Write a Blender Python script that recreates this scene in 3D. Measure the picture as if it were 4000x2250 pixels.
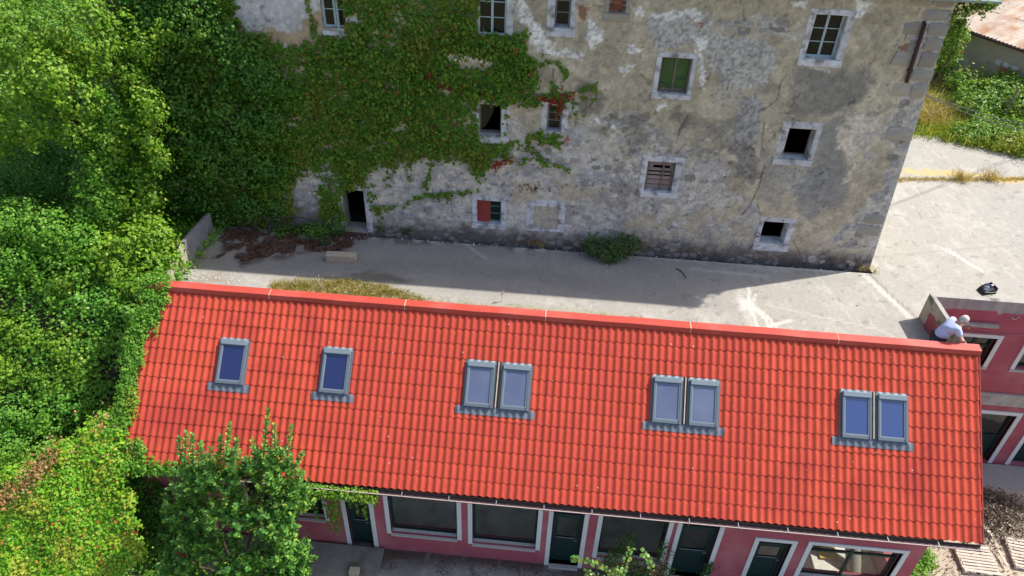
import bpy, math, random
import numpy as np

for o in list(bpy.data.objects):
    bpy.data.objects.remove(o)
SC = bpy.context.scene
COL = SC.collection
random.seed(7)
RNG = np.random.default_rng(11)

# ------------------------------------------------------------------ camera
FPX = 2773.0
YAW, PITCH, ROLL = -0.067026, 0.635467, 0.037048
CAM = np.array([-10.675436, -14.216214, 11.49546])
_cy, _sy = math.cos(YAW), math.sin(YAW)
FW = np.array([_sy*math.cos(PITCH), _cy*math.cos(PITCH), -math.sin(PITCH)])
_r = np.array([_cy, -_sy, 0.0]); _u = np.cross(_r, FW)
RT = _r*math.cos(ROLL)+_u*math.sin(ROLL)
UP = -_r*math.sin(ROLL)+_u*math.cos(ROLL)
from mathutils import Matrix, Vector
cam_d = bpy.data.cameras.new('camera')
cam_d.sensor_width = 36.0
cam_d.lens = FPX/4000*36.0
cam_d.clip_end = 600
cam = bpy.data.objects.new('camera', cam_d)
COL.objects.link(cam)
cam.matrix_world = Matrix(((RT[0], UP[0], -FW[0], CAM[0]), (RT[1], UP[1], -FW[1], CAM[1]),
                           (RT[2], UP[2], -FW[2], CAM[2]), (0, 0, 0, 1)))
SC.camera = cam

# ------------------------------------------------------------------ sky, sun, exposure
SUN_EL, SUN_AZ = 51.0, 22.0          # azimuth measured from +X towards +Y
SUN_STRENGTH, SKY_STRENGTH = 4.1, 0.15
world = bpy.data.worlds.new('World'); SC.world = world
world.use_nodes = True
wn = world.node_tree
bg = wn.nodes['Background']
sky = wn.nodes.new('ShaderNodeTexSky')
sky.sky_type = 'NISHITA'; sky.sun_disc = False
sky.sun_elevation = math.radians(SUN_EL)
sky.sun_rotation = math.radians(90-SUN_AZ)
sky.air_density = 1.0; sky.dust_density = 2.5; sky.ozone_density = 1.0
wn.links.new(sky.outputs[0], bg.inputs[0])
bg.inputs[1].default_value = SKY_STRENGTH
sd = bpy.data.lights.new('sun', 'SUN')
sd.energy = SUN_STRENGTH; sd.angle = math.radians(0.6); sd.color = (1.0, 0.955, 0.89)
so = bpy.data.objects.new('sun', sd); COL.objects.link(so)
_e, _a = math.radians(SUN_EL), math.radians(SUN_AZ)
sdir = Vector((math.cos(_e)*math.cos(_a), math.cos(_e)*math.sin(_a), math.sin(_e)))
so.rotation_euler = sdir.to_track_quat('Z', 'Y').to_euler()
so.location = sdir*60
vs = SC.view_settings
vs.view_transform = 'Standard'; vs.look = 'None'; vs.gamma = 1.0; vs.use_curve_mapping = False
vs.exposure = 0.52
SC.render.engine = 'CYCLES'
SC.cycles.use_denoising = True
SC.cycles.max_bounces = 8

# ------------------------------------------------------------------ pixel -> place helpers (photo pixels, 4000 wide)
def ray(x, y):
    return FW+RT*(x-2000)/FPX-UP*(y-1125)/FPX
def at(x, y, Y):
    d = ray(x, y); t = (Y-CAM[1])/d[1]; return CAM+d*t
def hz(x, y, z):
    d = ray(x, y); t = (z-CAM[2])/d[2]; return CAM+d*t
def pix(P):
    d = np.asarray(P, float)-CAM
    w = d@FW
    return np.stack([2000+FPX*(d@RT)/w, 1125-FPX*(d@UP)/w], -1)

# ------------------------------------------------------------------ numpy noise
def _hash(ix, iy, seed):
    h = (ix.astype(np.int64)*374761393+iy.astype(np.int64)*668265263+seed*974711) & 0xffffffff
    h = ((h ^ (h >> 13))*1274126177) & 0xffffffff
    h = h ^ (h >> 16)
    return (h & 0xffff)/65535.0
def noise(x, y, s=1.0, seed=0):
    x = np.asarray(x, float)/s; y = np.asarray(y, float)/s
    ix = np.floor(x); iy = np.floor(y)
    fx = x-ix; fy = y-iy
    fx = fx*fx*(3-2*fx); fy = fy*fy*(3-2*fy)
    a = _hash(ix, iy, seed); b = _hash(ix+1, iy, seed); c = _hash(ix, iy+1, seed); d = _hash(ix+1, iy+1, seed)
    return (a*(1-fx)+b*fx)*(1-fy)+(c*(1-fx)+d*fx)*fy
def fbm(x, y, s=1.0, seed=0, o=4):
    v = 0; a = .5; t = 0
    for i in range(o):
        v = v+a*noise(x, y, s/(2**i), seed+i*17); t += a; a *= .55
    return v/t
def cell(x, y, s=1.0, seed=0):
    """distance to nearest / second nearest jittered point and the id of the nearest cell"""
    x = np.asarray(x, float)/s; y = np.asarray(y, float)/s
    ix = np.floor(x); iy = np.floor(y)
    d1 = np.full(x.shape, 9.0); d2 = d1.copy(); idv = np.zeros(x.shape)
    for dx in (-1, 0, 1):
        for dy in (-1, 0, 1):
            cx = ix+dx; cy = iy+dy
            px = cx+_hash(cx, cy, seed); py = cy+_hash(cx, cy, seed+5)
            d = np.hypot(px-x, py-y)
            m = d < d1
            d2 = np.where(m, d1, np.minimum(d2, d)); idv = np.where(m, _hash(cx, cy, seed+9), idv); d1 = np.where(m, d, d1)
    return d1, d2, idv
def poly_sd(px, py, poly):
    """signed distance, positive inside"""
    n = len(poly); d = np.full(px.shape, 1e18); ins = np.zeros(px.shape, bool)
    for i in range(n):
        x0, y0 = poly[i]; x1, y1 = poly[(i+1) % n]
        ex, ey = x1-x0, y1-y0
        wx, wy = px-x0, py-y0
        t = np.clip((wx*ex+wy*ey)/(ex*ex+ey*ey+1e-9), 0, 1)
        d = np.minimum(d, (wx-ex*t)**2+(wy-ey*t)**2)
        c = ((y0 > py) != (y1 > py)) & (px < (x1-x0)*(py-y0)/((y1-y0) if y1 != y0 else 1e-9)+x0)
        ins ^= c
    return np.where(ins, 1, -1)*np.sqrt(d)
def line_d(px, py, pts):
    d = np.full(px.shape, 1e18)
    for (x0, y0), (x1, y1) in zip(pts[:-1], pts[1:]):
        ex, ey = x1-x0, y1-y0
        t = np.clip(((px-x0)*ex+(py-y0)*ey)/(ex*ex+ey*ey+1e-9), 0, 1)
        d = np.minimum(d, (px-x0-ex*t)**2+(py-y0-ey*t)**2)
    return np.sqrt(d)
def sstep(a, b, x):
    t = np.clip((x-a)/(b-a), 0, 1); return t*t*(3-2*t)
def srgb(r, g, b):
    return tuple(((c/255)/12.92 if c/255 <= .04045 else ((c/255+.055)/1.055)**2.4) for c in (r, g, b))

# ------------------------------------------------------------------ object helpers
def root_loc(o):
    v = Vector((0, 0, 0))
    while o is not None:
        v = v+o.location; o = o.parent
    return v
def set_props(o, label=None, cat=None, group=None, kind=None):
    if label: o['label'] = label
    if cat: o['category'] = cat
    if group: o['group'] = group
    if kind: o['kind'] = kind
    return o
def thing(name, label, cat, loc=(0, 0, 0), group=None):
    o = bpy.data.objects.new(name, None); COL.objects.link(o)
    o.location = loc; o.empty_display_size = .2
    return set_props(o, label, cat, group)
class MB:
    def __init__(s): s.v = []; s.f = []; s.smooth = []
    def add(s, vs, fs, smooth=False):
        b = len(s.v); s.v += [tuple(map(float, p)) for p in vs]
        for f in fs: s.f.append(tuple(b+i for i in f)); s.smooth.append(smooth)
        return s
    def box(s, x0, x1, y0, y1, z0, z1):
        return s.add([(x0, y0, z0), (x1, y0, z0), (x1, y1, z0), (x0, y1, z0), (x0, y0, z1), (x1, y0, z1), (x1, y1, z1), (x0, y1, z1)],
                     [(0, 3, 2, 1), (4, 5, 6, 7), (0, 1, 5, 4), (1, 2, 6, 5), (2, 3, 7, 6), (3, 0, 4, 7)])
    def obox(s, c, ax, ay, az, hx, hy, hz_):
        c = np.array(c, float); ax, ay, az = (np.array(a, float) for a in (ax, ay, az))
        vs = [c+ax*hx*i+ay*hy*j+az*hz_*k for k in (-1, 1) for i, j in ((-1, -1), (1, -1), (1, 1), (-1, 1))]
        return s.add(vs, [(0, 3, 2, 1), (4, 5, 6, 7), (0, 1, 5, 4), (1, 2, 6, 5), (2, 3, 7, 6), (3, 0, 4, 7)])
    def quad(s, a, b, c, d): return s.add([a, b, c, d], [(0, 1, 2, 3)])
    def prism(s, pts, d):
        n = len(pts); d = np.array(d, float); p2 = [np.array(p, float)+d for p in pts]
        return s.add(list(pts)+p2, [tuple(range(n))[::-1], tuple(range(n, 2*n))]+[(i, (i+1) % n, n+(i+1) % n, n+i) for i in range(n)])
    def tube(s, pts, r, n=8, caps=True):
        pts = [np.array(p, float) for p in pts]
        rs = r if hasattr(r, '__len__') else [r]*len(pts)
        vs = []; prev = None
        for i, p in enumerate(pts):
            t = pts[min(i+1, len(pts)-1)]-pts[max(i-1, 0)]; t = t/(np.linalg.norm(t)+1e-9)
            a = np.array((0, 0, 1.)) if abs(t[2]) < .9 else np.array((1., 0, 0))
            if prev is not None: a = prev
            u = a-t*(a@t); u = u/(np.linalg.norm(u)+1e-9); w = np.cross(t, u); prev = u
            for k in range(n):
                g = 2*math.pi*k/n; vs.append(p+rs[i]*(math.cos(g)*u+math.sin(g)*w))
        fs = []
        for i in range(len(pts)-1):
            for k in range(n):
                k2 = (k+1) % n; fs.append((i*n+k, i*n+k2, (i+1)*n+k2, (i+1)*n+k))
        s.add(vs, fs, True)
        if caps:
            m = (len(pts)-1)*n
            s.add(vs[:n], [tuple(range(n))[::-1]]); s.add(vs[m:m+n], [tuple(range(n))])
        return s
    def mesh(s, name, off=(0, 0, 0)):
        me = bpy.data.meshes.new(name)
        o = np.array(off, float)
        me.from_pydata([tuple(np.array(p)-o) for p in s.v], [], s.f)
        me.polygons.foreach_set('use_smooth', s.smooth)
        me.update(); return me
def obj(name, mb, mat, parent=None, label=None, cat=None, group=None, kind=None, bevel=0):
    off = root_loc(parent) if parent is not None else Vector((0, 0, 0))
    me = mb.mesh(name, off) if isinstance(mb, MB) else mb
    if mat is not None and not me.materials: me.materials.append(mat)
    o = bpy.data.objects.new(name, me); COL.objects.link(o)
    if parent is not None: o.parent = parent
    if bevel:
        m = o.modifiers.new('bevel', 'BEVEL'); m.width = bevel; m.segments = 2; m.limit_method = 'ANGLE'
    return set_props(o, label, cat, group, kind)
def np_mesh(name, V, Q, col=None, smooth=False, off=(0, 0, 0)):
    """V (n,3), Q (m,k) index array, optional per-vertex colour"""
    V = np.asarray(V, np.float32)-np.array(off, np.float32); Q = np.asarray(Q, np.int32)
    me = bpy.data.meshes.new(name); k = Q.shape[1]
    me.vertices.add(len(V)); me.vertices.foreach_set('co', V.ravel())
    me.loops.add(Q.size); me.loops.foreach_set('vertex_index', Q.ravel())
    me.polygons.add(len(Q)); me.polygons.foreach_set('loop_start', np.arange(0, Q.size, k, dtype=np.int32))
    me.polygons.foreach_set('loop_total', np.full(len(Q), k, np.int32))
    me.polygons.foreach_set('use_smooth', np.full(len(Q), smooth))
    if col is not None:
        a = me.attributes.new('tint', 'FLOAT_COLOR', 'POINT')
        c = np.ones((len(V), 4), np.float32); c[:, :3] = col; a.data.foreach_set('color', c.ravel())
    me.update(calc_edges=True); me.validate(); return me
def grid_quads(nx, ny):
    i, j = np.meshgrid(np.arange(nx-1), np.arange(ny-1), indexing='ij')
    a = (i*ny+j).ravel()
    return np.stack([a, a+ny, a+ny+1, a+1], -1)

# ------------------------------------------------------------------ materials
def mat(name, col=(.5, .5, .5), rough=.8, metal=0, spec=.3, noise_amt=0, noise_scale=8, bump=0, bump_scale=40, attr=None,
        dark=None, obj_var=0, stain=None, coat=0, ior=None, isl=0):
    m = bpy.data.materials.new(name); m.use_nodes = True
    nt = m.node_tree; N = nt.nodes; L = nt.links
    b = N['Principled BSDF']
    b.inputs['Roughness'].default_value = rough; b.inputs['Metallic'].default_value = metal
    b.inputs['Specular IOR Level'].default_value = spec
    if coat: b.inputs['Coat Weight'].default_value = coat
    if ior: b.inputs['IOR'].default_value = ior
    tc = N.new('ShaderNodeTexCoord'); co = tc.outputs['Object']
    if attr:
        an = N.new('ShaderNodeAttribute'); an.attribute_name = attr; c = an.outputs['Color']
    else:
        rgb = N.new('ShaderNodeRGB'); rgb.outputs[0].default_value = (*col, 1); c = rgb.outputs[0]
    def mul(c, fac_socket, lo, hi):
        mr = N.new('ShaderNodeMapRange'); mr.inputs['From Min'].default_value = .25; mr.inputs['From Max'].default_value = .75
        mr.inputs['To Min'].default_value = lo; mr.inputs['To Max'].default_value = hi
        L.new(fac_socket, mr.inputs['Value'])
        vm = N.new('ShaderNodeVectorMath'); vm.operation = 'SCALE'
        L.new(c, vm.inputs[0]); L.new(mr.outputs[0], vm.inputs['Scale']); return vm.outputs[0]
    if noise_amt:
        n1 = N.new('ShaderNodeTexNoise'); n1.inputs['Scale'].default_value = noise_scale; n1.inputs['Detail'].default_value = 6
        n1.inputs['Roughness'].default_value = .65
        L.new(co, n1.inputs['Vector']); c = mul(c, n1.outputs['Fac'], 1-noise_amt, 1+noise_amt)
    if stain:
        n2 = N.new('ShaderNodeTexNoise'); n2.inputs['Scale'].default_value = stain[1]; n2.inputs['Detail'].default_value = 5
        L.new(co, n2.inputs['Vector'])
        mr = N.new('ShaderNodeMapRange'); mr.inputs['From Min'].default_value = stain[2]; mr.inputs['From Max'].default_value = stain[3]
        L.new(n2.outputs['Fac'], mr.inputs['Value'])
        mx = N.new('ShaderNodeMix'); mx.data_type = 'RGBA'; mx.inputs['B'].default_value = (*stain[0], 1)
        L.new(mr.outputs[0], mx.inputs['Factor']); L.new(c, mx.inputs['A']); c = mx.outputs['Result']
    if obj_var:
        oi = N.new('ShaderNodeObjectInfo')
        mr = N.new('ShaderNodeMapRange'); mr.inputs['To Min'].default_value = 1-obj_var; mr.inputs['To Max'].default_value = 1+obj_var
        L.new(oi.outputs['Random'], mr.inputs['Value'])
        vm = N.new('ShaderNodeVectorMath'); vm.operation = 'SCALE'
        L.new(c, vm.inputs[0]); L.new(mr.outputs[0], vm.inputs['Scale']); c = vm.outputs[0]
    if isl:
        gi = N.new('ShaderNodeNewGeometry'); mr = N.new('ShaderNodeMapRange'); mr.inputs['To Min'].default_value = 1-isl; mr.inputs['To Max'].default_value = 1+isl
        L.new(gi.outputs['Random Per Island'], mr.inputs['Value'])
        vm = N.new('ShaderNodeVectorMath'); vm.operation = 'SCALE'
        L.new(c, vm.inputs[0]); L.new(mr.outputs[0], vm.inputs['Scale']); c = vm.outputs[0]
    L.new(c, b.inputs['Base Color'])
    if bump:
        n3 = N.new('ShaderNodeTexNoise'); n3.inputs['Scale'].default_value = bump_scale; n3.inputs['Detail'].default_value = 5
        L.new(co, n3.inputs['Vector'])
        bp = N.new('ShaderNodeBump'); bp.inputs['Strength'].default_value = bump; bp.inputs['Distance'].default_value = .02
        L.new(n3.outputs['Fac'], bp.inputs['Height']); L.new(bp.outputs[0], b.inputs['Normal'])
    return m
def leaf_mat(name, stops, trans=.35, rough=.45, patch=None, patch_scale=.8, patch_rng=(.45, .6)):
    """stops: [(pos, linear rgb)...] over a random value per leaf"""
    m = bpy.data.materials.new(name); m.use_nodes = True
    nt = m.node_tree; N = nt.nodes; L = nt.links
    b = N['Principled BSDF']; out = N['Material Output']
    g = N.new('ShaderNodeNewGeometry')
    r = N.new('ShaderNodeValToRGB'); cr = r.color_ramp
    while len(cr.elements) < len(stops): cr.elements.new(.5)
    for e, (p, c) in zip(cr.elements, stops): e.position = p; e.color = (*c, 1)
    L.new(g.outputs['Random Per Island'], r.inputs['Fac'])
    c = r.outputs['Color']
    if patch:
        tc = N.new('ShaderNodeTexCoord'); n = N.new('ShaderNodeTexNoise'); n.inputs['Scale'].default_value = patch_scale
        n.inputs['Detail'].default_value = 3
        L.new(tc.outputs['Object'], n.inputs['Vector'])
        mr = N.new('ShaderNodeMapRange'); mr.inputs['From Min'].default_value = patch_rng[0]; mr.inputs['From Max'].default_value = patch_rng[1]
        mr.inputs['To Max'].default_value = .8
        L.new(n.outputs['Fac'], mr.inputs['Value'])
        mx = N.new('ShaderNodeMix'); mx.data_type = 'RGBA'; mx.inputs['B'].default_value = (*patch, 1)
        L.new(mr.outputs[0], mx.inputs['Factor']); L.new(c, mx.inputs['A']); c = mx.outputs['Result']
    L.new(c, b.inputs['Base Color']); b.inputs['Roughness'].default_value = rough; b.inputs['Specular IOR Level'].default_value = .35
    t = N.new('ShaderNodeBsdfTranslucent')
    vm = N.new('ShaderNodeVectorMath'); vm.operation = 'MULTIPLY'; vm.inputs[1].default_value = (1.5, 1.35, .45)
    L.new(c, vm.inputs[0]); L.new(vm.outputs[0], t.inputs['Color'])
    ms = N.new('ShaderNodeMixShader'); ms.inputs[0].default_value = trans
    L.new(b.outputs[0], ms.inputs[1]); L.new(t.outputs[0], ms.inputs[2]); L.new(ms.outputs[0], out.inputs['Surface'])
    return m

M = {}
M['ground'] = mat('courtyard concrete', attr='tint', rough=.9, noise_amt=.16, noise_scale=14, bump=.35, bump_scale=45)
M['concrete'] = mat('old concrete', (.36, .345, .31), .9, noise_amt=.25, noise_scale=3, bump=.4, bump_scale=30, stain=((.14, .13, .11), 1.6, .55, .7))
M['concrete_dark'] = mat('yard concrete', (.2, .19, .175), .9, noise_amt=.25, noise_scale=2.5, bump=.4, stain=((.07, .055, .04), 1.1, .5, .68))
M['soil'] = mat('dark soil', (.045, .032, .022), .95, noise_amt=.5, noise_scale=3, bump=.8, bump_scale=14)
M['dirt'] = mat('dry dirt', (.33, .27, .2), .95, noise_amt=.3, noise_scale=3, bump=.6, bump_scale=18, stain=((.15, .11, .075), 1.2, .5, .62))
M['meadow'] = mat('meadow soil', (.12, .11, .04), .95, noise_amt=.4, noise_scale=2, bump=.6)
M['wall'] = mat('weathered plaster', attr='tint', rough=.92, spec=.15, noise_amt=.22, noise_scale=16, bump=.7, bump_scale=38)
M['trimstone'] = mat('pale limestone', (.6, .6, .615), .85, noise_amt=.28, noise_scale=7, bump=.35, bump_scale=30, obj_var=.1, stain=((.24, .225, .2), 4, .5, .68))
M['quoin'] = mat('grey quoin stone', (.34, .33, .325), .9, noise_amt=.35, noise_scale=7, bump=.9, bump_scale=20, obj_var=.2, stain=((.38, .335, .25), 2.2, .42, .58))
M['rubble'] = mat('rubble stone', (.38, .365, .35), .9, noise_amt=.35, noise_scale=9, bump=.8, bump_scale=26, obj_var=.3, stain=((.36, .3, .2), 4, .5, .62))
M['brick'] = mat('old brick', (.34, .13, .07), .9, noise_amt=.3, noise_scale=20, bump=.4, obj_var=.3)
M['mortar'] = mat('mortar', (.5, .44, .335), .95, noise_amt=.35, noise_scale=9, bump=.7, bump_scale=30, stain=((.34, .32, .3), 4, .5, .65))
M['oldwood'] = mat('grey weathered wood', (.2, .16, .13), .85, noise_amt=.35, noise_scale=12, bump=.3, obj_var=.15)
M['slatwood'] = mat('pinkish grey boards', (.34, .26, .24), .85, noise_amt=.2, noise_scale=12, bump=.25, obj_var=.12)
M['bluepaint'] = mat('pale blue paint', (.46, .56, .58), .6, noise_amt=.12)
M['greenpaint'] = mat('mint green paint', (.13, .3, .2), .6, noise_amt=.15)
M['greenboard'] = mat('green board', (.07, .125, .035), .7, noise_amt=.2, noise_scale=3)
M['redshutter'] = mat('red shutter boards', (.3, .045, .04), .6, noise_amt=.15, obj_var=.08)
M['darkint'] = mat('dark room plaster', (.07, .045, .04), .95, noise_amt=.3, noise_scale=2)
M['oldglass'] = mat('dusty dark glass', (.012, .014, .014), .08, spec=.5, noise_amt=.2)
M['pipe'] = mat('rusty brown pipe', (.06, .03, .025), .6, noise_amt=.3, noise_scale=14)
M['zinc'] = mat('grey metal', (.24, .26, .29), .45, metal=.3, noise_amt=.08)
M['pink'] = mat('raspberry plaster', (.36, .085, .11), .85, noise_amt=.1, noise_scale=4, bump=.2, bump_scale=60, stain=((.42, .17, .185), .9, .48, .74))
M['white'] = mat('white painted trim', (.6, .63, .63), .7, noise_amt=.07, noise_scale=5, obj_var=.03)
M['sill'] = mat('grey sill stone', (.42, .38, .36), .8, noise_amt=.15)
M['dkgreen'] = mat('dark green joinery', (.009, .03, .027), .5, noise_amt=.15)
M['gutter'] = mat('brown copper gutter', (.085, .06, .058), .5, metal=.2, noise_amt=.25, noise_scale=6)
M['guttrim'] = mat('pale pink edge strip', (.48, .36, .34), .7, noise_amt=.15)
M['tile'] = mat('red clay tile', (.5, .073, .04), .65, spec=.16, noise_amt=.12, noise_scale=5, bump=.06, bump_scale=90, obj_var=.06, isl=.07, stain=((.38, .05, .035), .9, .48, .72))
M['cap'] = mat('red coated sheet', (.49, .075, .053), .42, spec=.25, noise_amt=.05, noise_scale=2, stain=((.56, .13, .1), .8, .5, .75))
M['joint'] = mat('pale sealant', (.7, .5, .35), .8, noise_amt=.3)
M['skyframe'] = mat('grey aluminium', (.15, .18, .21), .45, metal=.2, noise_amt=.05)
M['skyframe2'] = mat('light grey aluminium', (.24, .285, .31), .45, metal=.2, noise_amt=.05)
M['lead'] = mat('lead flashing', (.15, .17, .2), .5, metal=.2, noise_amt=.15, noise_scale=9)
M['batten'] = mat('pale batten', (.55, .47, .33), .7, noise_amt=.2)
M['skyglass'] = mat('roof window glass', (.014, .022, .1), .03, spec=.5, ior=2.0)
M['skyglass3'] = mat('blue roof window glass', (.035, .065, .2), .04, spec=.5, ior=2.2)  # blue sky reflection put into the base colour
M['skyglass2'] = mat('painted reflection roof glass', (.1, .12, .2), .06, spec=.5, ior=2.1, stain=((.17, .19, .27), 1.1, .35, .85))  # paler base and streaks paint in the reflected sky and cloud
M['floor'] = mat('interior screed', (.82, .74, .64), .9, noise_amt=.2, noise_scale=2, stain=((.6, .53, .46), 1.5, .5, .65))
M['intwall'] = mat('interior pale wall', (.85, .85, .82), .9, noise_amt=.05)
M['rust'] = mat('rusty corrugated sheet', (.56, .46, .36), .75, noise_amt=.2, noise_scale=3, obj_var=.12, stain=((.45, .23, .12), 1.1, .48, .66))
M['farwall'] = mat('far wall plaster', (.38, .34, .26), .9, noise_amt=.15, noise_scale=2, stain=((.36, .35, .28), .9, .5, .56))
M['pallet'] = mat('bleached wood', (.55, .47, .38), .85, noise_amt=.22, noise_scale=10, bump=.3, obj_var=.12)
M['bark'] = mat('bark', (.09, .065, .045), .9, noise_amt=.35, noise_scale=10, bump=.8)
M['twig'] = mat('twig', (.13, .09, .05), .9, noise_amt=.3)
M['skin'] = mat('skin', (.52, .27, .19), .6, noise_amt=.06)
M['shirt'] = mat('pale blue shirt', (.5, .545, .78), .8, noise_amt=.08, noise_scale=5, bump=.25, bump_scale=14)
M['trousers'] = mat('dark trousers', (.03, .035, .06), .85, noise_amt=.1)
M['cap_cloth'] = mat('cream cap cloth', (.7, .63, .5), .85, noise_amt=.06)
M['hairgrey'] = mat('grey hair', (.5, .47, .43), .8, noise_amt=.2)
M['black'] = mat('black fabric', (.012, .013, .018), .6, noise_amt=.2)
M['navy'] = mat('navy cloth', (.02, .025, .1), .8)
M['greycloth'] = mat('slate grey cloth', (.16, .17, .24), .85, noise_amt=.2)
M['chalk'] = mat('pale chalk line', (.62, .42, .42), .9)
M['ceramic'] = mat('white porcelain', (.75, .75, .73), .3)
M['cable'] = mat('dark cable', (.05, .05, .055), .6)
M['block'] = mat('weathered beam', (.46, .39, .29), .9, noise_amt=.2, noise_scale=8, bump=.5)
M['yellowcloth'] = mat('yellow board', (.6, .42, .06), .8, noise_amt=.1)
M['litter'] = leaf_mat('dead leaves', [(0, (.07, .033, .022)), (.6, (.13, .06, .038)), (.9, (.18, .1, .06)), (1, (.28, .2, .12))], .1)
M['debris'] = leaf_mat('wood debris', [(0, (.05, .035, .025)), (.6, (.13, .09, .06)), (.9, (.3, .24, .17)), (1, (.5, .42, .32))], .05)
M['stones'] = mat('pebbles', (.5, .47, .42), .9, noise_amt=.2)
M['ivy'] = leaf_mat('wall ivy leaf', [(0, (.05, .145, .008)), (.4, (.1, .23, .012)), (.78, (.165, .3, .017)), (.93, (.2, .2, .02)), (.985, (.24, .13, .02)), (1, (.3, .06, .018))], .28, patch=(.2, .2, .016), patch_scale=.9, patch_rng=(.55, .72))
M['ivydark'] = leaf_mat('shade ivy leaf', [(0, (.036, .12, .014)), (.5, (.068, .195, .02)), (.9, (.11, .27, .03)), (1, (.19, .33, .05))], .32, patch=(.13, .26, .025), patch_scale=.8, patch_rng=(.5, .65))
M['vine'] = leaf_mat('bright vine leaf', [(0, (.07, .2, .016)), (.5, (.12, .31, .022)), (.85, (.18, .4, .035)), (1, (.32, .46, .08))], .38, patch=(.24, .36, .03), patch_scale=.7, patch_rng=(.52, .68))
M['vineyellow'] = leaf_mat('yellow green vine leaf', [(0, (.09, .27, .014)), (.45, (.17, .42, .02)), (.8, (.3, .52, .03)), (.95, (.46, .46, .06)), (.988, (.55, .18, .05)), (1, (.75, .05, .03))], .38, patch=(.4, .44, .05), patch_scale=1.3, patch_rng=(.5, .66))
M['ivybank'] = M['vineyellow']
M['bay'] = leaf_mat('glossy shrub leaf', [(0, (.04, .13, .026)), (.5, (.1, .28, .05)), (.86, (.2, .43, .08)), (1, (.45, .61, .07))], .35, rough=.5)
M['elder'] = leaf_mat('blue green leaf', [(0, (.07, .22, .025)), (.5, (.12, .33, .035)), (.9, (.2, .43, .05)), (1, (.34, .48, .09))], .37, patch=(.2, .4, .035), patch_scale=.8, patch_rng=(.48, .62))
M['lime'] = leaf_mat('yellow green leaf', [(0, (.1, .24, .015)), (.5, (.19, .37, .02)), (.9, (.3, .46, .04)), (1, (.42, .48, .1))], .38, patch=(.14, .3, .025), patch_scale=.9, patch_rng=(.46, .62))
M['deadvine'] = leaf_mat('dead vine', [(0, (.16, .08, .035)), (.5, (.34, .19, .08)), (.85, (.46, .32, .14)), (1, (.6, .12, .06))], .2)
M['sprig'] = leaf_mat('young leaf', [(0, (.1, .26, .05)), (.5, (.2, .38, .1)), (1, (.34, .46, .06))], .4, rough=.4)
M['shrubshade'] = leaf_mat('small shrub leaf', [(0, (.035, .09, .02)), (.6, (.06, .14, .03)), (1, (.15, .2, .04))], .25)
M['farbush'] = leaf_mat('sunny bush leaf', [(0, (.1, .24, .03)), (.5, (.17, .35, .04)), (.9, (.3, .42, .07)), (1, (.42, .47, .15))], .38, patch=(.36, .4, .06), patch_scale=.5, patch_rng=(.5, .65))
M['drygrass'] = leaf_mat('dry grass blade', [(0, (.26, .2, .07)), (.5, (.42, .33, .13)), (1, (.55, .46, .22))], .3)
M['grass'] = leaf_mat('green grass blade', [(0, (.12, .24, .02)), (.5, (.26, .36, .04)), (1, (.5, .46, .12))], .35)
M['mixgrass'] = leaf_mat('yellowing grass blade', [(0, (.09, .14, .015)), (.4, (.26, .25, .04)), (.75, (.5, .38, .1)), (1, (.6, .48, .2))], .3)
M['moss'] = leaf_mat('moss', [(0, (.07, .08, .02)), (.6, (.16, .16, .04)), (1, (.3, .26, .1))], .2)
# ================================================================== ground
ZC, ZF = -0.75, -6.3           # courtyard level, front yard level
YW = 4.78                      # old house wall face
def xr(z): return -0.88-0.06*(z+.75)   # leaning right end of the old wall

def blend(c, new, w): return c*(1-w[:, None])+np.array(new)*w[:, None]

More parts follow.
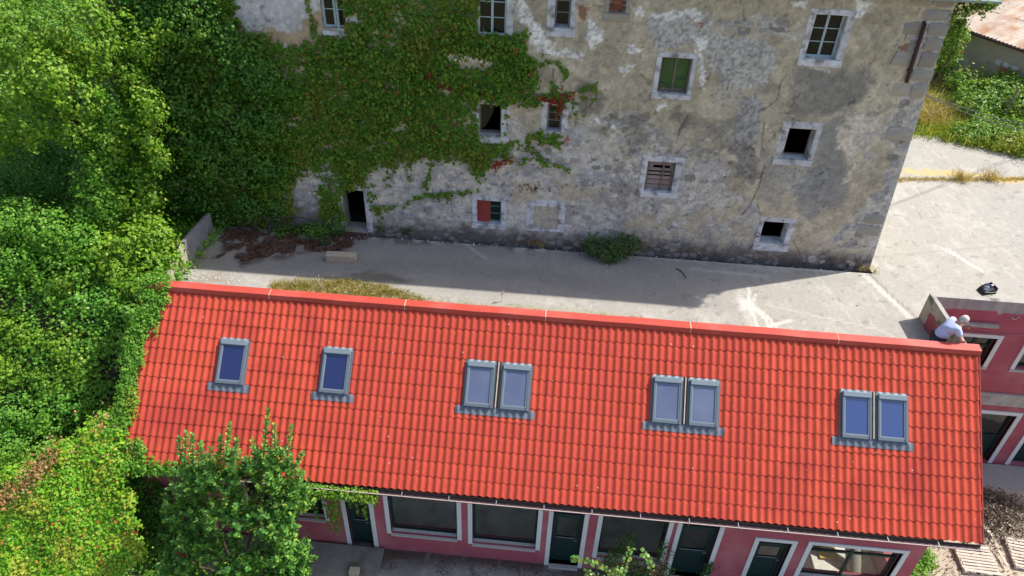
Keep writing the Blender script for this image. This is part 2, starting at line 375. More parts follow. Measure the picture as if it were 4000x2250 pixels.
def courtyard():
    xs = np.unique(np.concatenate([np.arange(-21.5, 14, .075), [-.13, -.86]])); ys = np.unique(np.concatenate([np.arange(.2, 15.6, .075), [2.42, 4.52]]))
    X, Y = np.meshgrid(xs, ys, indexing='ij'); X, Y = X.ravel(), Y.ravel()
    Z = ZC+.012*(fbm(X, Y, 2.2, 3)-.5)+.03*(fbm(X, Y, 6, 8)-.5)*(Y < 4.5)
    P = pix(np.stack([X, Y, Z], -1)); px, py = P[:, 0], P[:, 1]
    wx = px+40*(fbm(X, Y, .7, 21)-.5)+18*(fbm(X, Y, .18, 23)-.5); wy = py+40*(fbm(X, Y, .7, 22)-.5)+18*(fbm(X, Y, .18, 24)-.5)
    n1 = fbm(X, Y, 1.6, 31, 5); n2 = fbm(X, Y, .35, 32, 4); n3 = fbm(X*3, Y, .5, 35)
    c = np.zeros((len(X), 3))+np.array((.345, .326, .287))
    c = blend(c, (.36, .335, .29), sstep(.42, .68, n1)*.75)
    c = blend(c, (.41, .388, .34), sstep(.52, .72, fbm(X, Y, .9, 33, 4))*.6)
    c = blend(c, (.3, .28, .25), sstep(.6, .75, n2)*.35)
    c = blend(c, (.52, .49, .43), sstep(.6, .74, n3)*.3)
    c = blend(c, (.2, .185, .16), sstep(.7, .78, fbm(X, Y, .22, 77, 3))*.5)
    # greyer tone paints in the old house's shadow over the yard
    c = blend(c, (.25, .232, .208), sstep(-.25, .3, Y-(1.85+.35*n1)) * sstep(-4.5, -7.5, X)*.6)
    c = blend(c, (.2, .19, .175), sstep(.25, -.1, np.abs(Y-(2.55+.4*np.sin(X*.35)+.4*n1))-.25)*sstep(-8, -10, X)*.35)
    def zone(poly, col, soft=25, amt=1.0, nz=None):
        nonlocal c
        w = sstep(-soft*.5, soft*.5, poly_sd(wx, wy, poly))*amt
        if nz is not None: w = w*nz
        c = blend(c, col, w)
    mott = sstep(.44, .55, fbm(X, Y, .3, 41, 4))
    zone([(870, 890), (1350, 900), (1460, 910), (1330, 985), (1180, 980), (1110, 1005), (1000, 985), (880, 985), (860, 940)], (.075, .04, .028), 40, .95, .25+.75*mott)
    zone([(790, 1000), (1000, 950), (1090, 985), (980, 1030), (940, 1060), (900, 1010)], (.08, .05, .04), 30, .9, mott)
    zone([(700, 1080), (850, 1070), (900, 1110), (700, 1110)], (.26, .22, .18), 30, .7)
    zone([(1400, 905), (3420, 1058), (3420, 1080), (2300, 990), (1400, 930)], (.5, .48, .44), 20, .55)
    zone([(1450, 915), (2300, 965), (2300, 985), (1500, 945)], (.1, .07, .055), 20, .8, mott)
    zone([(1060, 1100), (1350, 1085), (1640, 1150), (1650, 1185), (1300, 1150), (1060, 1125)], (.17, .15, .05), 25, .8)
    zone([(1340, 1070), (1480, 1062), (1620, 1100), (1560, 1115), (1400, 1095)], (.13, .12, .09), 25, .75)
    zone([(1640, 1160), (2100, 1200), (2500, 1232), (2400, 1250), (1640, 1195)], (.33, .3, .19), 35, .7, .3+.7*mott)
    # white lime splash and its runs
    zone([(2895, 1170), (2935, 1165), (2960, 1185), (2955, 1200), (2930, 1215), (2900, 1205)], (.6, .58, .52), 26, .8)
    zone([(2880, 1140), (2910, 1150), (2960, 1270), (2990, 1290), (2930, 1285)], (.52, .5, .44), 50, .5)
    for pts, w in (([(2918, 1120), (2925, 1150), (2930, 1180)], 4), ([(2950, 1150), (2945, 1175)], 3), ([(2940, 1200), (2980, 1235), (2995, 1255), (3010, 1285)], 5),
                   ([(2950, 1205), (2990, 1225), (3030, 1275)], 4), ([(3000, 1275), (3050, 1262), (3090, 1252)], 4), ([(2930, 1205), (2950, 1250), (2960, 1280)], 4)):
        d = line_d(px+10*(n2-.5), py+10*(n3-.5), pts); c = blend(c, (.6, .575, .51), sstep(w+4, w-1, d)*.75)
    # expansion joints, scrapes
    for pts, w, col, a in (([(3397, 1070), (3500, 1170), (3590, 1248)], 3, (.22, .2, .18), .8), ([(3380, 1075), (3560, 1245)], 8, (.58, .55, .49), .55),
                        ([(3450, 1000), (3700, 978), (4000, 955)], 2.5, (.3, .28, .25), .7), ([(2990, 1190), (3440, 1290), (3530, 1340)], 3, (.5, .48, .43), .4),
                        ([(3180, 1060), (3330, 1250)], 4, (.5, .48, .44), .4), ([(1640, 930), (2100, 950), (3300, 1065)], 4, (.62, .6, .56), .6), ([(1790, 935), (1840, 968), (1900, 1010)], 3, (.55, .53, .5), .6),
                        ([(2700, 1050), (3000, 1080)], 5, (.5, .48, .46), .5), ([(3680, 970), (3840, 1060)], 2, (.74, .7, .64), .5), ([(3700, 970), (3790, 1030)], 2, (.74, .7, .64), .5)):
        d = line_d(px, py+6*(n2-.5), pts); c = blend(c, col, sstep(w+2, w-1.5, d)*a)
    cr_d = cell(X, Y, 2.6, 61); cr = sstep(.012, .003, cr_d[1]-cr_d[0])
    c = blend(c, (.2, .185, .165), cr*.35*sstep(.45, .6, fbm(X, Y, 1.5, 63)))
    zone([(3530, 655), (4000, 690), (4000, 712), (3530, 682)], (.5, .38, .17), 10, .9)
    q = grid_quads(len(xs), len(ys))
    cx = X[q].mean(1); cyv = Y[q].mean(1)
    keep = ~((cx > -.13) & (cyv < 2.42)) & ~((cyv > 4.52+.05*(fbm(cx, cyv, .3, 88)-.5)) & (cx < -.86))
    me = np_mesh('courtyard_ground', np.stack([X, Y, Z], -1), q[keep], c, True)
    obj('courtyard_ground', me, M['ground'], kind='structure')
courtyard()
mb = MB(); mb.box(-21.5, -.87, 4.4, 4.9, -1.08, -1.0); mb.quad((-21.5, 4.53, -.745), (-.86, 4.53, -.745), (-.86, 4.53, -1.02), (-21.5, 4.53, -1.02))
obj('drain_channel', mb, M['soil'], kind='structure')

def front_yard():
    xs = np.arange(-30, 16, .1); ys = np.arange(-14, 2.35, .1)
    X, Y = np.meshgrid(xs, ys, indexing='ij'); X, Y = X.ravel(), Y.ravel()
    n1 = fbm(X, Y, 1.3, 5, 5); n2 = fbm(X, Y, .3, 6, 4)
    c = np.zeros((len(X), 3))+np.array((.27, .255, .235))
    c = blend(c, (.17, .16, .145), sstep(.45, .62, n1)*.7)
    c = blend(c, (.42, .4, .37), sstep(.62, .74, n2)*.5)
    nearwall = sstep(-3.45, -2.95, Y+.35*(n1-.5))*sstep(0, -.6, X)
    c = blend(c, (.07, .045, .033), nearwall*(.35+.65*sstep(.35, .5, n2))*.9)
    right = sstep(-1.2, -.3, X)*sstep(1.3, 1.2, Y)
    dirt = np.array((.46, .38, .29))*(0.7+.6*n1[:, None])
    c = c*(1-right[:, None])+dirt*right[:, None]
    pile = right*sstep(1.6, .6, np.hypot((X-2.9)/1.2, (Y-.35)/.75))
    c = blend(c, (.07, .05, .035), pile*.9)
    pv = sstep(-1.0, -.6, X)*sstep(1.25, 1.3, Y); c = blend(c, (.33, .32, .3), pv*.85)
    Z = ZF+.05*(n2-.5)*right+.12*pile*n2+.02*nearwall*n2
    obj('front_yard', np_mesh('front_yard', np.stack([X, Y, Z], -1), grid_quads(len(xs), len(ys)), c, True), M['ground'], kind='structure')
front_yard()
mb = MB(); mb.box(-19.5, -14.73, -9, -2.93, ZF-.2, ZF+.14)
obj('entrance_slab', mb, M['concrete_dark'], kind='structure', bevel=.015)

def terrain_z(X, Y):
    X = np.asarray(X, float); Y = np.asarray(Y, float)
    base = ZF+(ZC-ZF)*sstep(-4.2, 1.6, Y)
    up = np.clip(-22-X, 0, 30)
    return base+up*.22*sstep(-3.5, 2, Y)+.35*(fbm(X, Y, 2.5, 91)-.5)
xs = np.arange(-60, -21.4, .4); ys = np.arange(-14, 40, .4)
X, Y = np.meshgrid(xs, ys, indexing='ij'); X, Y = X.ravel(), Y.ravel()
obj('hillside', np_mesh('hillside', np.stack([X, Y, terrain_z(X, Y)-.1], -1), grid_quads(len(xs), len(ys)), None, True), M['soil'], kind='structure')
def meadow_z(X, Y): return ZC-.02+.5*sstep(0, 6, (Y-15.2)+.36*(X-4.5))*fbm(X, Y, 4, 14)
xs = np.arange(-30, 70, .5); ys = np.concatenate([[13.4], np.arange(13.9, 80, .5)])
X, Y = np.meshgrid(xs, ys, indexing='ij'); X, Y = X.ravel(), Y.ravel()
obj('meadow', np_mesh('meadow', np.stack([X, Y, meadow_z(X, Y)-.05], -1), grid_quads(len(xs), len(ys)), None, True), M['meadow'], kind='structure')
mb = MB(); mb.quad((-300, -300, ZF-.5), (300, -300, ZF-.5), (300, 300, ZF-.5), (-300, 300, ZF-.5))
obj('ground', mb, M['meadow'], kind='structure')

# ================================================================== old stone house
house = thing('old_house', 'derelict old stone house with peeling plaster, ivy and small stone framed windows', 'house', (-12, YW, ZC))
# name, outer (x0,x1,z0,z1), inner
OPEN = {
 'w1': ((-17.42, -16.5, 5.45, 7.1), (-17.28, -16.64, 5.66, 6.98)),
 'w2': ((-13.25, -12.17, 5.58, 7.1), (-13.11, -12.36, 5.70, 6.98)),
 'w3': ((-11.30, -10.56, 5.78, 7.1), (-11.11, -10.70, 6.00, 6.98)),
 'n':  ((-9.85, -9.20, 6.25, 7.1), (-9.74, -9.31, 6.44, 7.0)),
 'w4': ((-4.73, -3.62, 5.40, 6.83), (-4.57, -3.79, 5.58, 6.69)),
 'w5': ((-8.34, -7.29, 4.27, 5.55), (-8.21, -7.39, 4.41, 5.40)),
 'w6': ((-4.67, -3.58, 2.57, 3.87), (-4.45, -3.72, 2.75, 3.66)),
 'w7': ((-8.32, -7.15, 1.24, 2.57), (-8.14, -7.33, 1.41, 2.39)),
 'w8': ((-4.56, -3.52, -.32, .83), (-4.43, -3.69, -.08, .68)),
 'w9': ((-13.25, -12.20, 2.64, 3.92), (-13.08, -12.43, 2.85, 3.80)),
 'w10': ((-11.30, -10.55, 3.0, 3.98), (-11.14, -10.72, 3.10, 3.89)),
 'w11': ((-13.28, -12.22, -.27, .88), (-13.13, -12.38, -.10, .72)),
 'w13': ((-17.0, -16.42, 2.9, 3.55), (-16.9, -16.5, 3.0, 3.42)),
 'door': ((-17.55, -16.44, -.75, .9), (-17.36, -16.67, -.75, .74)),
}
def wall_front():
    st = .033
    xs = np.arange(-24, -.87, st); zs = np.arange(-1.05, 7.3, st)
    for o, i in OPEN.values():   # snap grid lines to the openings
        for v in i[:2]: xs[np.argmin(abs(xs-v))] = v
        for v in i[2:]: zs[np.argmin(abs(zs-v))] = v
    xs[-1] = -.88
    X0, Z = np.meshgrid(xs, zs, indexing='ij'); X0, Z = X0.ravel(), Z.ravel()
    X = np.where(X0 > -2.4, -2.4+(X0+2.4)*(xr(Z)+2.4)/(-.88+2.4), X0)
    P = pix(np.stack([X, np.full_like(X, YW), Z], -1)); px, py = P[:, 0], P[:, 1]
    u, v = X, Z*1.0
    wx = px+60*(fbm(u, v, .8, 1)-.5)+44*(fbm(u, v, .22, 2)-.5)+16*(noise(u, v, .07, 3)-.5)
    wy = py+60*(fbm(u, v, .8, 4)-.5)+44*(fbm(u, v, .22, 5)-.5)+16*(noise(u, v, .07, 6)-.5)
    nA = fbm(u, v, 1.1, 50, 5); nB = fbm(u, v, .3, 51, 5); nC = fbm(u, v, .12, 52, 3); grain = noise(u, v, .05, 53)
    N = len(X); h = np.full(N, .022)
    c = np.zeros((N, 3))+np.array((.46, .40, .29))
    c = blend(c, (.56, .49, .365), sstep(.46, .66, nA)*.8)
    c = blend(c, (.36, .31, .22), sstep(.52, .68, fbm(u, v, .6, 57, 5))*.7)
    c = blend(c, (.27, .245, .2), sstep(.6, .7, nB)*.5)
    # rubble masonry colours
    d1, d2, idv = cell(u, v*1.45, .26, 71); e1, e2, ide = cell(u, v*1.4, .11, 72)
    edge = d2-d1
    stone = np.array((.43, .425, .435))*(0.74+.45*idv[:, None]) + np.where((idv > .7)[:, None], np.array((.05, .02, -.02)), 0)
    stone = stone*(.85+.3*ide[:, None])
    mort = np.array((.47, .4, .29))*(.6+.75*nB[:, None])
    mfac = .8*sstep(.2, .07, edge+.12*(nC-.5))
    rub = stone*(1-mfac[:, None])+mort*mfac[:, None]
    smear = sstep(.41, .56, fbm(u, v, .45, 73, 5))[:, None]
    rub = rub*(1-smear*.72)+np.array((.56, .52, .44))*(.65+.7*nC[:, None])*smear*.72
    holes = sstep(.76, .84, noise(u, v, .075, 74))*sstep(.4, .6, nA); rub = rub*(1-.4*holes[:, None])
    rubh = np.where(edge > .1, .012*idv, -.008)
    def zone(poly, col, soft=24, amt=1.0, nz=1.0, hh=None):
        nonlocal c, h
        soft = soft*.6
        w = sstep(-soft*.5, soft*.5, poly_sd(wx, wy, poly))*amt*nz
        col = np.asarray(col)
        c = c*(1-w[:, None])+(col if col.ndim == 2 else np.array(col))*w[:, None]
        if hh is not None: h = h*(1-w)+hh*w
    pitn = sstep(.52, .66, noise(u, v, .06, 81))*.85
    def pitted(col, dark=.55): return np.array(col)*(1-(1-dark)*pitn[:, None]*.85)
    # lower and right hand rubble
    R1 = [(1100, 640), (1460, 600), (1700, 590), (1900, 560), (2100, 530), (2230, 470), (2420, 420), (2520, 440), (2600, 520), (2760, 560), (2880, 640), (2900, 760), (2960, 830), (3000, 1060), (1000, 960)]
    zone(R1, rub, 60, 1.0, 1.0, rubh)
    zone([(2000, 380), (2250, 380), (2320, 440), (2200, 560), (1980, 560)], rub*1.02, 60, .8, sstep(.4, .55, nA), rubh)
    zone([(3540, 120), (3620, 60), (3760, 20), (3440, 1090), (3080, 1090), (3170, 960), (3330, 860), (3450, 740), (3480, 560), (3480, 450), (3560, 330)], rub*.95, 40, 1.0, 1.0, rubh)
    zone([(2780, 60), (3150, 70), (3130, 150), (2960, 130), (2780, 120)], rub, 40, .9, sstep(.38, .55, nB), rubh)
    zone([(2300, 470), (2760, 430), (2880, 470), (2880, 640), (2620, 640), (2400, 600)], rub*np.array((.95, .9, .8)), 50, .9, sstep(.4, .56, fbm(u, v, .5, 78)), rubh)
    zone([(3020, 640), (3180, 640), (3190, 720), (3090, 760), (3020, 720)], rub*.85, 30, .9, 1.0, rubh)
    # warm render remains
    zone([(2420, 830), (2900, 800), (2945, 985), (3350, 960), (3380, 1010), (2700, 1000), (2400, 960)], (.47, .395, .275), 60, .8, sstep(.38, .54, nB), .018)
    zone([(2880, 550), (2960, 560), (2970, 720), (2900, 820), (2850, 760), (2830, 640)], (.36, .3, .2), 40, .7, sstep(.35, .5, nB))
    zone([(3230, 860), (3400, 850), (3390, 1000), (3130, 990)], (.46, .4, .29), 50, .7, sstep(.4, .52, nB), .018)
    zone([(2000, 720), (2080, 700), (2330, 740), (2350, 780), (2000, 780)], (.46, .39, .27), 40, .8, sstep(.4, .52, nB), .015)
    # stippled grey and white coats
    zone([(2530, 60), (2740, 50), (2790, 130), (2990, 160), (3035, 215), (3010, 300), (2955, 345), (2830, 340), (2790, 260), (2720, 195), (2560, 200)], pitted((.5, .475, .43)), 26, 1.0, 1.0, .03)
    zone([(2780, 330), (2890, 330), (2900, 380), (2830, 420), (2790, 400)], pitted((.44, .4, .33)), 26, .8, 1.0, .028)
    zone([(2890, 400), (2930, 365), (2975, 385), (2990, 425), (2968, 500), (2960, 560), (2900, 620), (2860, 560)], pitted((.4, .385, .36)), 22, 1.0, 1.0, .032)
    zone([(2860, 540), (2960, 560), (2955, 680), (2930, 720), (2870, 690)], pitted((.27, .25, .22)), 40, .9, 1.0, .025)
    zone([(2955, 560), (2985, 600), (2985, 660), (2945, 735), (2935, 700), (2960, 640)], (.5, .43, .33), 16, 1.0, 1.0, .03)
    wht = pitted((.84, .81, .76), .55)
    for poly in ([(2005, -10), (2035, 20), (2075, 60), (2110, 105), (2135, 160), (2170, 190), (2275, 195), (2270, 222), (2160, 215), (2085, 200), (2062, 160), (2065, 115), (2020, 95), (2000, 60)],
                 [(2295, 75), (2345, 95), (2370, 130), (2360, 185), (2310, 195), (2290, 150)], [(2455, 195), (2500, 170), (2525, 180), (2515, 212), (2470, 215)],
                 [(2470, 30), (2505, 25), (2510, 55), (2480, 60)], [(2725, 205), (2762, 265), (2748, 345), (2722, 300), (2735, 250)], [(2430, 258), (2468, 270), (2455, 305), (2432, 295)],
                 [(3085, -5), (3145, 5), (3150, 35), (3110, 40), (3085, 15)], [(3340, -5), (3385, 0), (3370, 60), (3340, 75)], [(1705, 195), (1805, 205), (1800, 250), (1735, 240)],
                 [(1775, 210), (1945, 260), (1960, 245), (1860, 190)], [(1710, 275), (1800, 320), (1790, 345), (1710, 310)], [(2710, 30), (2640, 55), (2540, 50), (2560, 75), (2740, 80)],
                 [(2690, 140), (2765, 150), (2775, 200), (2745, 205)], [(2560, 385), (2600, 395), (2590, 415), (2560, 410)], [(3140, 250), (3240, 262), (3230, 280), (3150, 275)], [(2330, 440), (2380, 470), (2440, 480), (2420, 500), (2340, 480)]):
        zone(poly, wht, 16, .95, 1.0, .034)
    zone([(2270, 0), (2330, 20), (2350, 60), (2290, 80)], (.48, .41, .29), 30, .7)
    # grey water staining
    zone([(3110, 265), (3390, 255), (3400, 330), (3350, 430), (3290, 455), (3190, 445), (3085, 435), (3090, 350)], (.215, .205, .185), 70, .88, .55+.45*sstep(.35, .6, nA))
    zone([(3200, 470), (3270, 480), (3275, 600), (3310, 720), (3280, 800), (3160, 840), (3090, 800), (3130, 700), (3185, 600)], (.27, .265, .25), 60, .85)
    zone([(2990, 560), (3060, 660), (3040, 800), (2960, 780), (2960, 680)], (.32, .3, .27), 50, .6)
    zone([(2200, 330), (2350, 330), (2480, 430), (2700, 410), (2720, 480), (2500, 560), (2330, 520)], (.17, .155, .12), 90, .7, sstep(.42, .6, fbm(u, v, .35, 79, 5)))
    zone([(2660, 450), (2900, 470), (2860, 620), (2680, 620)], (.2, .18, .14), 80, .55, sstep(.4, .6, nB))
    zone([(2420, 560), (2520, 560), (2500, 800), (2400, 860), (2300, 820)], (.2, .18, .16), 60, .55, sstep(.4, .6, nB))
    # pale repair patch
    zone([(3262, 520), (3300, 470), (3360, 455), (3450, 440), (3460, 470), (3400, 560), (3340, 620), (3310, 720), (3285, 715), (3300, 640), (3268, 575)], np.array((.64, .57, .46))*(.9+.2*pitn[:, None]), 16, 1.0, 1.0, .036)
    zone([(3380, 500), (3480, 470), (3470, 640), (3360, 680), (3340, 640)], rub, 30, .7, sstep(.4, .55, nB), rubh)
    # top left white wash over ochre edge
    zone([(900, -20), (1270, -20), (1270, 60), (1235, 120), (1190, 160), (1100, 175), (960, 140), (905, 90)], (.4, .31, .2), 18, 1.0)
    zone([(900, -20), (1270, -20), (1255, 60), (1215, 85), (1180, 90), (1165, 130), (1120, 118), (1060, 110), (960, 108), (905, 80)], np.array((.55, .54, .53))*(.8+.4*nA[:, None]), 14, 1.0, 1.0, .03)
    zone([(1350, 50), (1405, 52), (1400, 95), (1355, 90)], (.6, .58, .55), 14, 1.0)
    # brick showing through, damp foot
    brick = np.array((.3, .13, .08))*(.6+.8*idv[:, None])
    for poly in ([(2250, 40), (2290, 30), (2285, 80), (2255, 90)], [(2205, 520), (2235, 505), (2225, 555), (2200, 560)], [(3500, 190), (3560, 170), (3540, 215), (3505, 220)], [(2715, 80), (2740, 80), (2740, 105), (2718, 108)]):
        zone(poly, brick, 14, .85, 1.0, .0)
    damp = sstep(.75, .15, Z-ZC+.5*(nB-.5))*sstep(1400, 1500, px)
    c = blend(c, (.11, .09, .08), damp*.85)
    stones_low = damp*sstep(.16, .22, edge)*(idv > .55); c = blend(c, (.34, .31, .28), stones_low*.7)
    h = h*(1-damp)+rubh*damp
    damp2 = sstep(1.2, .3, Z-ZC+.5*(nA-.5))*sstep(1500, 1300, px); c = blend(c, (.16, .13, .12), damp2*.7)
    # fine soot speckle, cracks
    c = c*(1-.4*sstep(.64, .76, nC)[:, None]*sstep(.4, .6, fbm(u, v, .5, 58))[:, None])
    c = c*(.88+.24*sstep(.3, .7, fbm(u, v, .16, 59, 4)))[:, None]
    c = c*(.9+.2*grain[:, None])
    for pts in ([(2890, 0), (2902, 40), (2908, 75), (2925, 100)], [(3090, 262), (3050, 320), (3040, 380), (3010, 410), (2960, 440)], [(2985, 480), (2970, 620), (2985, 650), (2965, 720), (2930, 800), (2900, 840)],
                [(2970, 560), (2990, 600), (2975, 690)], [(3470, 260), (3505, 195), (3560, 110)], [(2960, 800), (2975, 860)], [(2690, 450), (2660, 500), (2640, 560)], [(3100, 940), (3130, 1000), (3140, 1040)]):
        d = line_d(px+14*(nB-.5), py+14*(nC-.5), pts); w = sstep(4.5, 1, d)*sstep(.36, .5, nB); c = blend(c, (.09, .075, .06), w*.75); h = h-.008*w
    # torn lath scraps above the blind window
    for k in range(26):
        cx, cy2 = (2080+RNG.normal(0, 25), 738+RNG.normal(0, 9)) if k < 16 else (2200+RNG.uniform(-60, 300), 742+RNG.normal(0, 8))
        L2 = RNG.uniform(5, 16); d = line_d(px, py, [(cx, cy2), (cx-4, cy2-L2)]); c = blend(c, (.09, .055, .03), sstep(4, 1.5, d)*.85)
    c = c*1.1
    Yv = YW-h-.02*(fbm(u, v, 1.6, 90)-.5)-.006*(nC-.5)
    q = grid_quads(len(xs), len(zs)); cx = X0[q].mean(1); cz = Z[q].mean(1)
    keep = np.ones(len(q), bool)
    for o, i in OPEN.values(): keep &= ~((cx > i[0]) & (cx < i[1]) & (cz > i[2]) & (cz < i[3]))
    me = np_mesh('wall', np.stack([X, Yv, Z], -1), q[keep], c, True, root_loc(house))
    obj('wall', me, M['wall'], house)
wall_front()
mb = MB()
mb.quad((xr(-.95), YW, -.95), (xr(-.95), 14, -.95), (xr(7.25), 14, 7.25), (xr(7.25), YW, 7.25))
mb.quad((-24, 14, -.95), (-24, YW, -.95), (-24, YW, 7.25), (-24, 14, 7.25)); mb.quad((xr(-.95), 14, -.95), (-24, 14, -.95), (-24, 14, 7.25), (xr(7.25), 14, 7.25))
obj('side_wall', mb, M['quoin'], house)
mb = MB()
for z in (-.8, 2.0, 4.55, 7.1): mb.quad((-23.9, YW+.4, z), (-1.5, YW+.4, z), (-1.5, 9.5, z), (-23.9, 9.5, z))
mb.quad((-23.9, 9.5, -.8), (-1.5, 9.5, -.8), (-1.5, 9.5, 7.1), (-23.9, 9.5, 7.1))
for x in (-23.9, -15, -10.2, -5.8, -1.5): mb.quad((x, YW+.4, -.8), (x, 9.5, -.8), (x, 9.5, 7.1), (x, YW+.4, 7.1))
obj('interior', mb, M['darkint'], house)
mb = MB()     # roof: low pitched, tiled, with a mint gutter board at the eave
M['oldgutter'] = mat('faded mint gutter', (.26, .34, .3), .6, noise_amt=.2)
def oldroof():
    xs = np.arange(-24.4, -.45, .11); ss = np.linspace(0, 5.8, 14)
    V = []
    for x in xs:
        for s in ss: V.append((x, 4.58+s*.9, 7.25+s*.43+.03*math.cos(x/.22*6.283)+.04-.02*((s/5.8*13) % 1)))
    me = np_mesh('roof', V, grid_quads(len(xs), len(ss)), None, True, root_loc(house)); obj('roof', me, M['rubble'], house)
    mb = MB(); mb.add([(-24.4, 9.8, 9.74), (-.45, 9.8, 9.74), (-.45, 15, 7.25), (-24.4, 15, 7.25)], [(0, 1, 2, 3)])
    mb.add([(-.5, 4.6, 7.2), (-.5, 9.8, 9.7), (-.5, 15, 7.2)], [(0, 1, 2)])
    obj('roof', mb, M['rubble'], house)
    mb = MB(); mb.box(-24.4, -.5, 4.6, YW+.05, 7.22, 7.25); obj('soffit', mb, M['oldwood'], house)
    mb = MB(); mb.tube([(-24.5, 4.56, 7.27), (-.42, 4.56, 7.24)], .045, 8); obj('gutter', mb, M['oldgutter'], house)
oldroof()

def stone(name, x0, x1, z0, z1, par, mt='trimstone', y0=-.035, y1=.24, jit=.008, lab=None):
    mb = MB(); J = lambda: random.uniform(-jit, jit)
    ya, yb = YW+y0+J(), YW+y1
    a = [(x0+J(), z0+J()), (x1+J(), z0+J()), (x1+J(), z1+J()), (x0+J(), z1+J())]
    mb.add([(x, ya, z) for x, z in a]+[(x, yb, z) for x, z in a], [(0, 1, 2, 3), (7, 6, 5, 4), (4, 5, 1, 0), (5, 6, 2, 1), (6, 7, 3, 2), (7, 4, 0, 3)])
    return obj(name, mb, M[mt], par, lab, bevel=.014)
def surround(par, o, i, sides='LRTB', mt='trimstone', splitjambs=False, arch=False):
    if 'T' in sides:
        if arch:
            mb = MB(); n = 8; pts = []
            for k in range(n+1):
                t = k/n; pts.append((o[0]+.05+(o[1]-o[0]-.1)*t, YW-.035, i[3]+.06+(o[3]-i[3])*math.sin(math.pi*(.12+.76*t))))
            mb.prism([(o[1]-.03, YW-.035, i[3]), (o[0]+.03, YW-.035, i[3])]+pts, (0, .25, 0)); obj('lintel', mb, M[mt], par)
        else: stone('lintel', o[0], o[1], i[3], o[3], par, mt)
    if 'B' in sides: stone('sill', o[0]-.01, o[1]+.01, o[2], i[2], par, mt, y0=-.075)
    for s, (a, b) in (('L', (o[0], i[0])), ('R', (i[1], o[1]))):
        if s in sides: stone('jamb', a, b, i[2]+.002, i[3]-.002, par, mt)
def reveal(par, i, depth=.42, mt='trimstone'):
    x0, x1, z0, z1 = i; ya, yb = YW+.0, YW+depth; mb = MB()
    for a, b in (((x0, z0), (x1, z0)), ((x1, z0), (x1, z1)), ((x1, z1), (x0, z1)), ((x0, z1), (x0, z0))):
        mb.quad((a[0], ya, a[1]), (b[0], ya, b[1]), (b[0], yb, b[1]), (a[0], yb, a[1]))
    return obj('reveal', mb, M[mt], par)
def sash(i, y, cols, rows, fw=.05, bw=.022, mull=.06):
    """casement frame; returns builder and pane rectangles"""
    x0, x1, z0, z1 = i; mb = MB(); t = .045
    mb.box(x0, x0+fw, y, y+t, z0, z1); mb.box(x1-fw, x1, y, y+t, z0, z1); mb.box(x0+fw, x1-fw, y, y+t, z0, z0+fw); mb.box(x0+fw, x1-fw, y, y+t, z1-fw, z1)
    xe = [x0+fw+(x1-x0-2*fw)*k/cols for k in range(cols+1)]; ze = [z0+fw+(z1-z0-2*fw)*k/rows for k in range(rows+1)]
    for x in xe[1:-1]: mb.box(x-mull/2, x+mull/2, y-.012, y+t-.01, z0+fw, z1-fw)
    for z in ze[1:-1]: mb.box(x0+fw, x1-fw, y+.006, y+t-.016, z-bw/2, z+bw/2)
    return mb, [(xe[a], xe[a+1], ze[b], ze[b+1]) for a in range(cols) for b in range(rows)]
def panes(par, rects, y, mt='oldglass'):
    for r in rects:
        mb = MB(); mb.box(r[0]+.004, r[1]-.004, y, y+.006, r[2]+.004, r[3]-.004); obj('pane', mb, M[mt], par)

def part_window(i, y, cols, rows, mt, lab, skip=(), **k):
    mb, r = sash(i, y, cols, rows, **k); w = obj('window', mb, M[mt], house, lab)
    panes(w, [q for n, q in enumerate(r) if n not in skip], y+.02); return w
O = OPEN
w = part_window(O['w1'][1], YW+.1, 2, 3, 'bluepaint', 'pale casement window wrapped in ivy at the top left'); reveal(w, O['w1'][1]); stone('sill', -17.3, -16.5, 5.47, 5.6, w, y0=-.08)
mb = MB(); x, z0, z1 = -16.98, 5.62, 6.95     # one leaf stands ajar
mb.obox((x+.13, YW-.02, (z0+z1)/2), (.93, -.36, 0), (.36, .93, 0), (0, 0, 1), .02, .02, (z1-z0)/2); obj('sash', mb, M['bluepaint'], w)
w = part_window(O['w2'][1], YW+.08, 2, 3, 'bluepaint', 'tall pale framed window beside the ivy'); reveal(w, O['w2'][1]); surround(w, *O['w2'], sides='RT'); stone('jamb', -13.25, -13.12, 5.7, 6.98, w, 'oldwood'); stone('sill', -13.2, -12.3, 5.6, 5.69, w, 'oldwood', y0=-.05)
w = part_window(O['w3'][1], YW+.18, 1, 3, 'zinc', 'narrow three pane window in white stone'); reveal(w, O['w3'][1]); surround(w, *O['w3'])
w = part_window(O['w4'][1], YW+.2, 2, 3, 'bluepaint', 'six pane window with blue bars near the corner'); reveal(w, O['w4'][1]); surround(w, *O['w4']); 
w = part_window(O['w6'][1], YW+.3, 1, 1, 'oldwood', 'empty dark window with a white sill', skip=(0,), fw=.03); reveal(w, O['w6'][1]); surround(w, *O['w6'])
mb = MB(); i = O['w8'][1]; mb.box(i[0], i[1], YW+.38, YW+.4, i[2], i[2]+.03); w = obj('window', mb, M['oldwood'], house, 'small square dark window low at the right'); reveal(w, i); surround(w, *O['w8'])
mb = MB(); mb.tube([(-4.56, YW-.05, .28), (-4.56, YW-.16, .36), (-4.5, YW-.18, .3)], .012, 6); obj('hook', mb, M['pipe'], w); mb = MB(); mb.tube([(-4.6, YW-.05, .12), (-4.46, YW-.06, .16)], .012, 6); obj('hook', mb, M['pipe'], w)
w = part_window(O['w9'][1], YW+.2, 1, 1, 'oldwood', 'broken window half covered by ivy', skip=(0,)); reveal(w, O['w9'][1]); surround(w, *O['w9'])
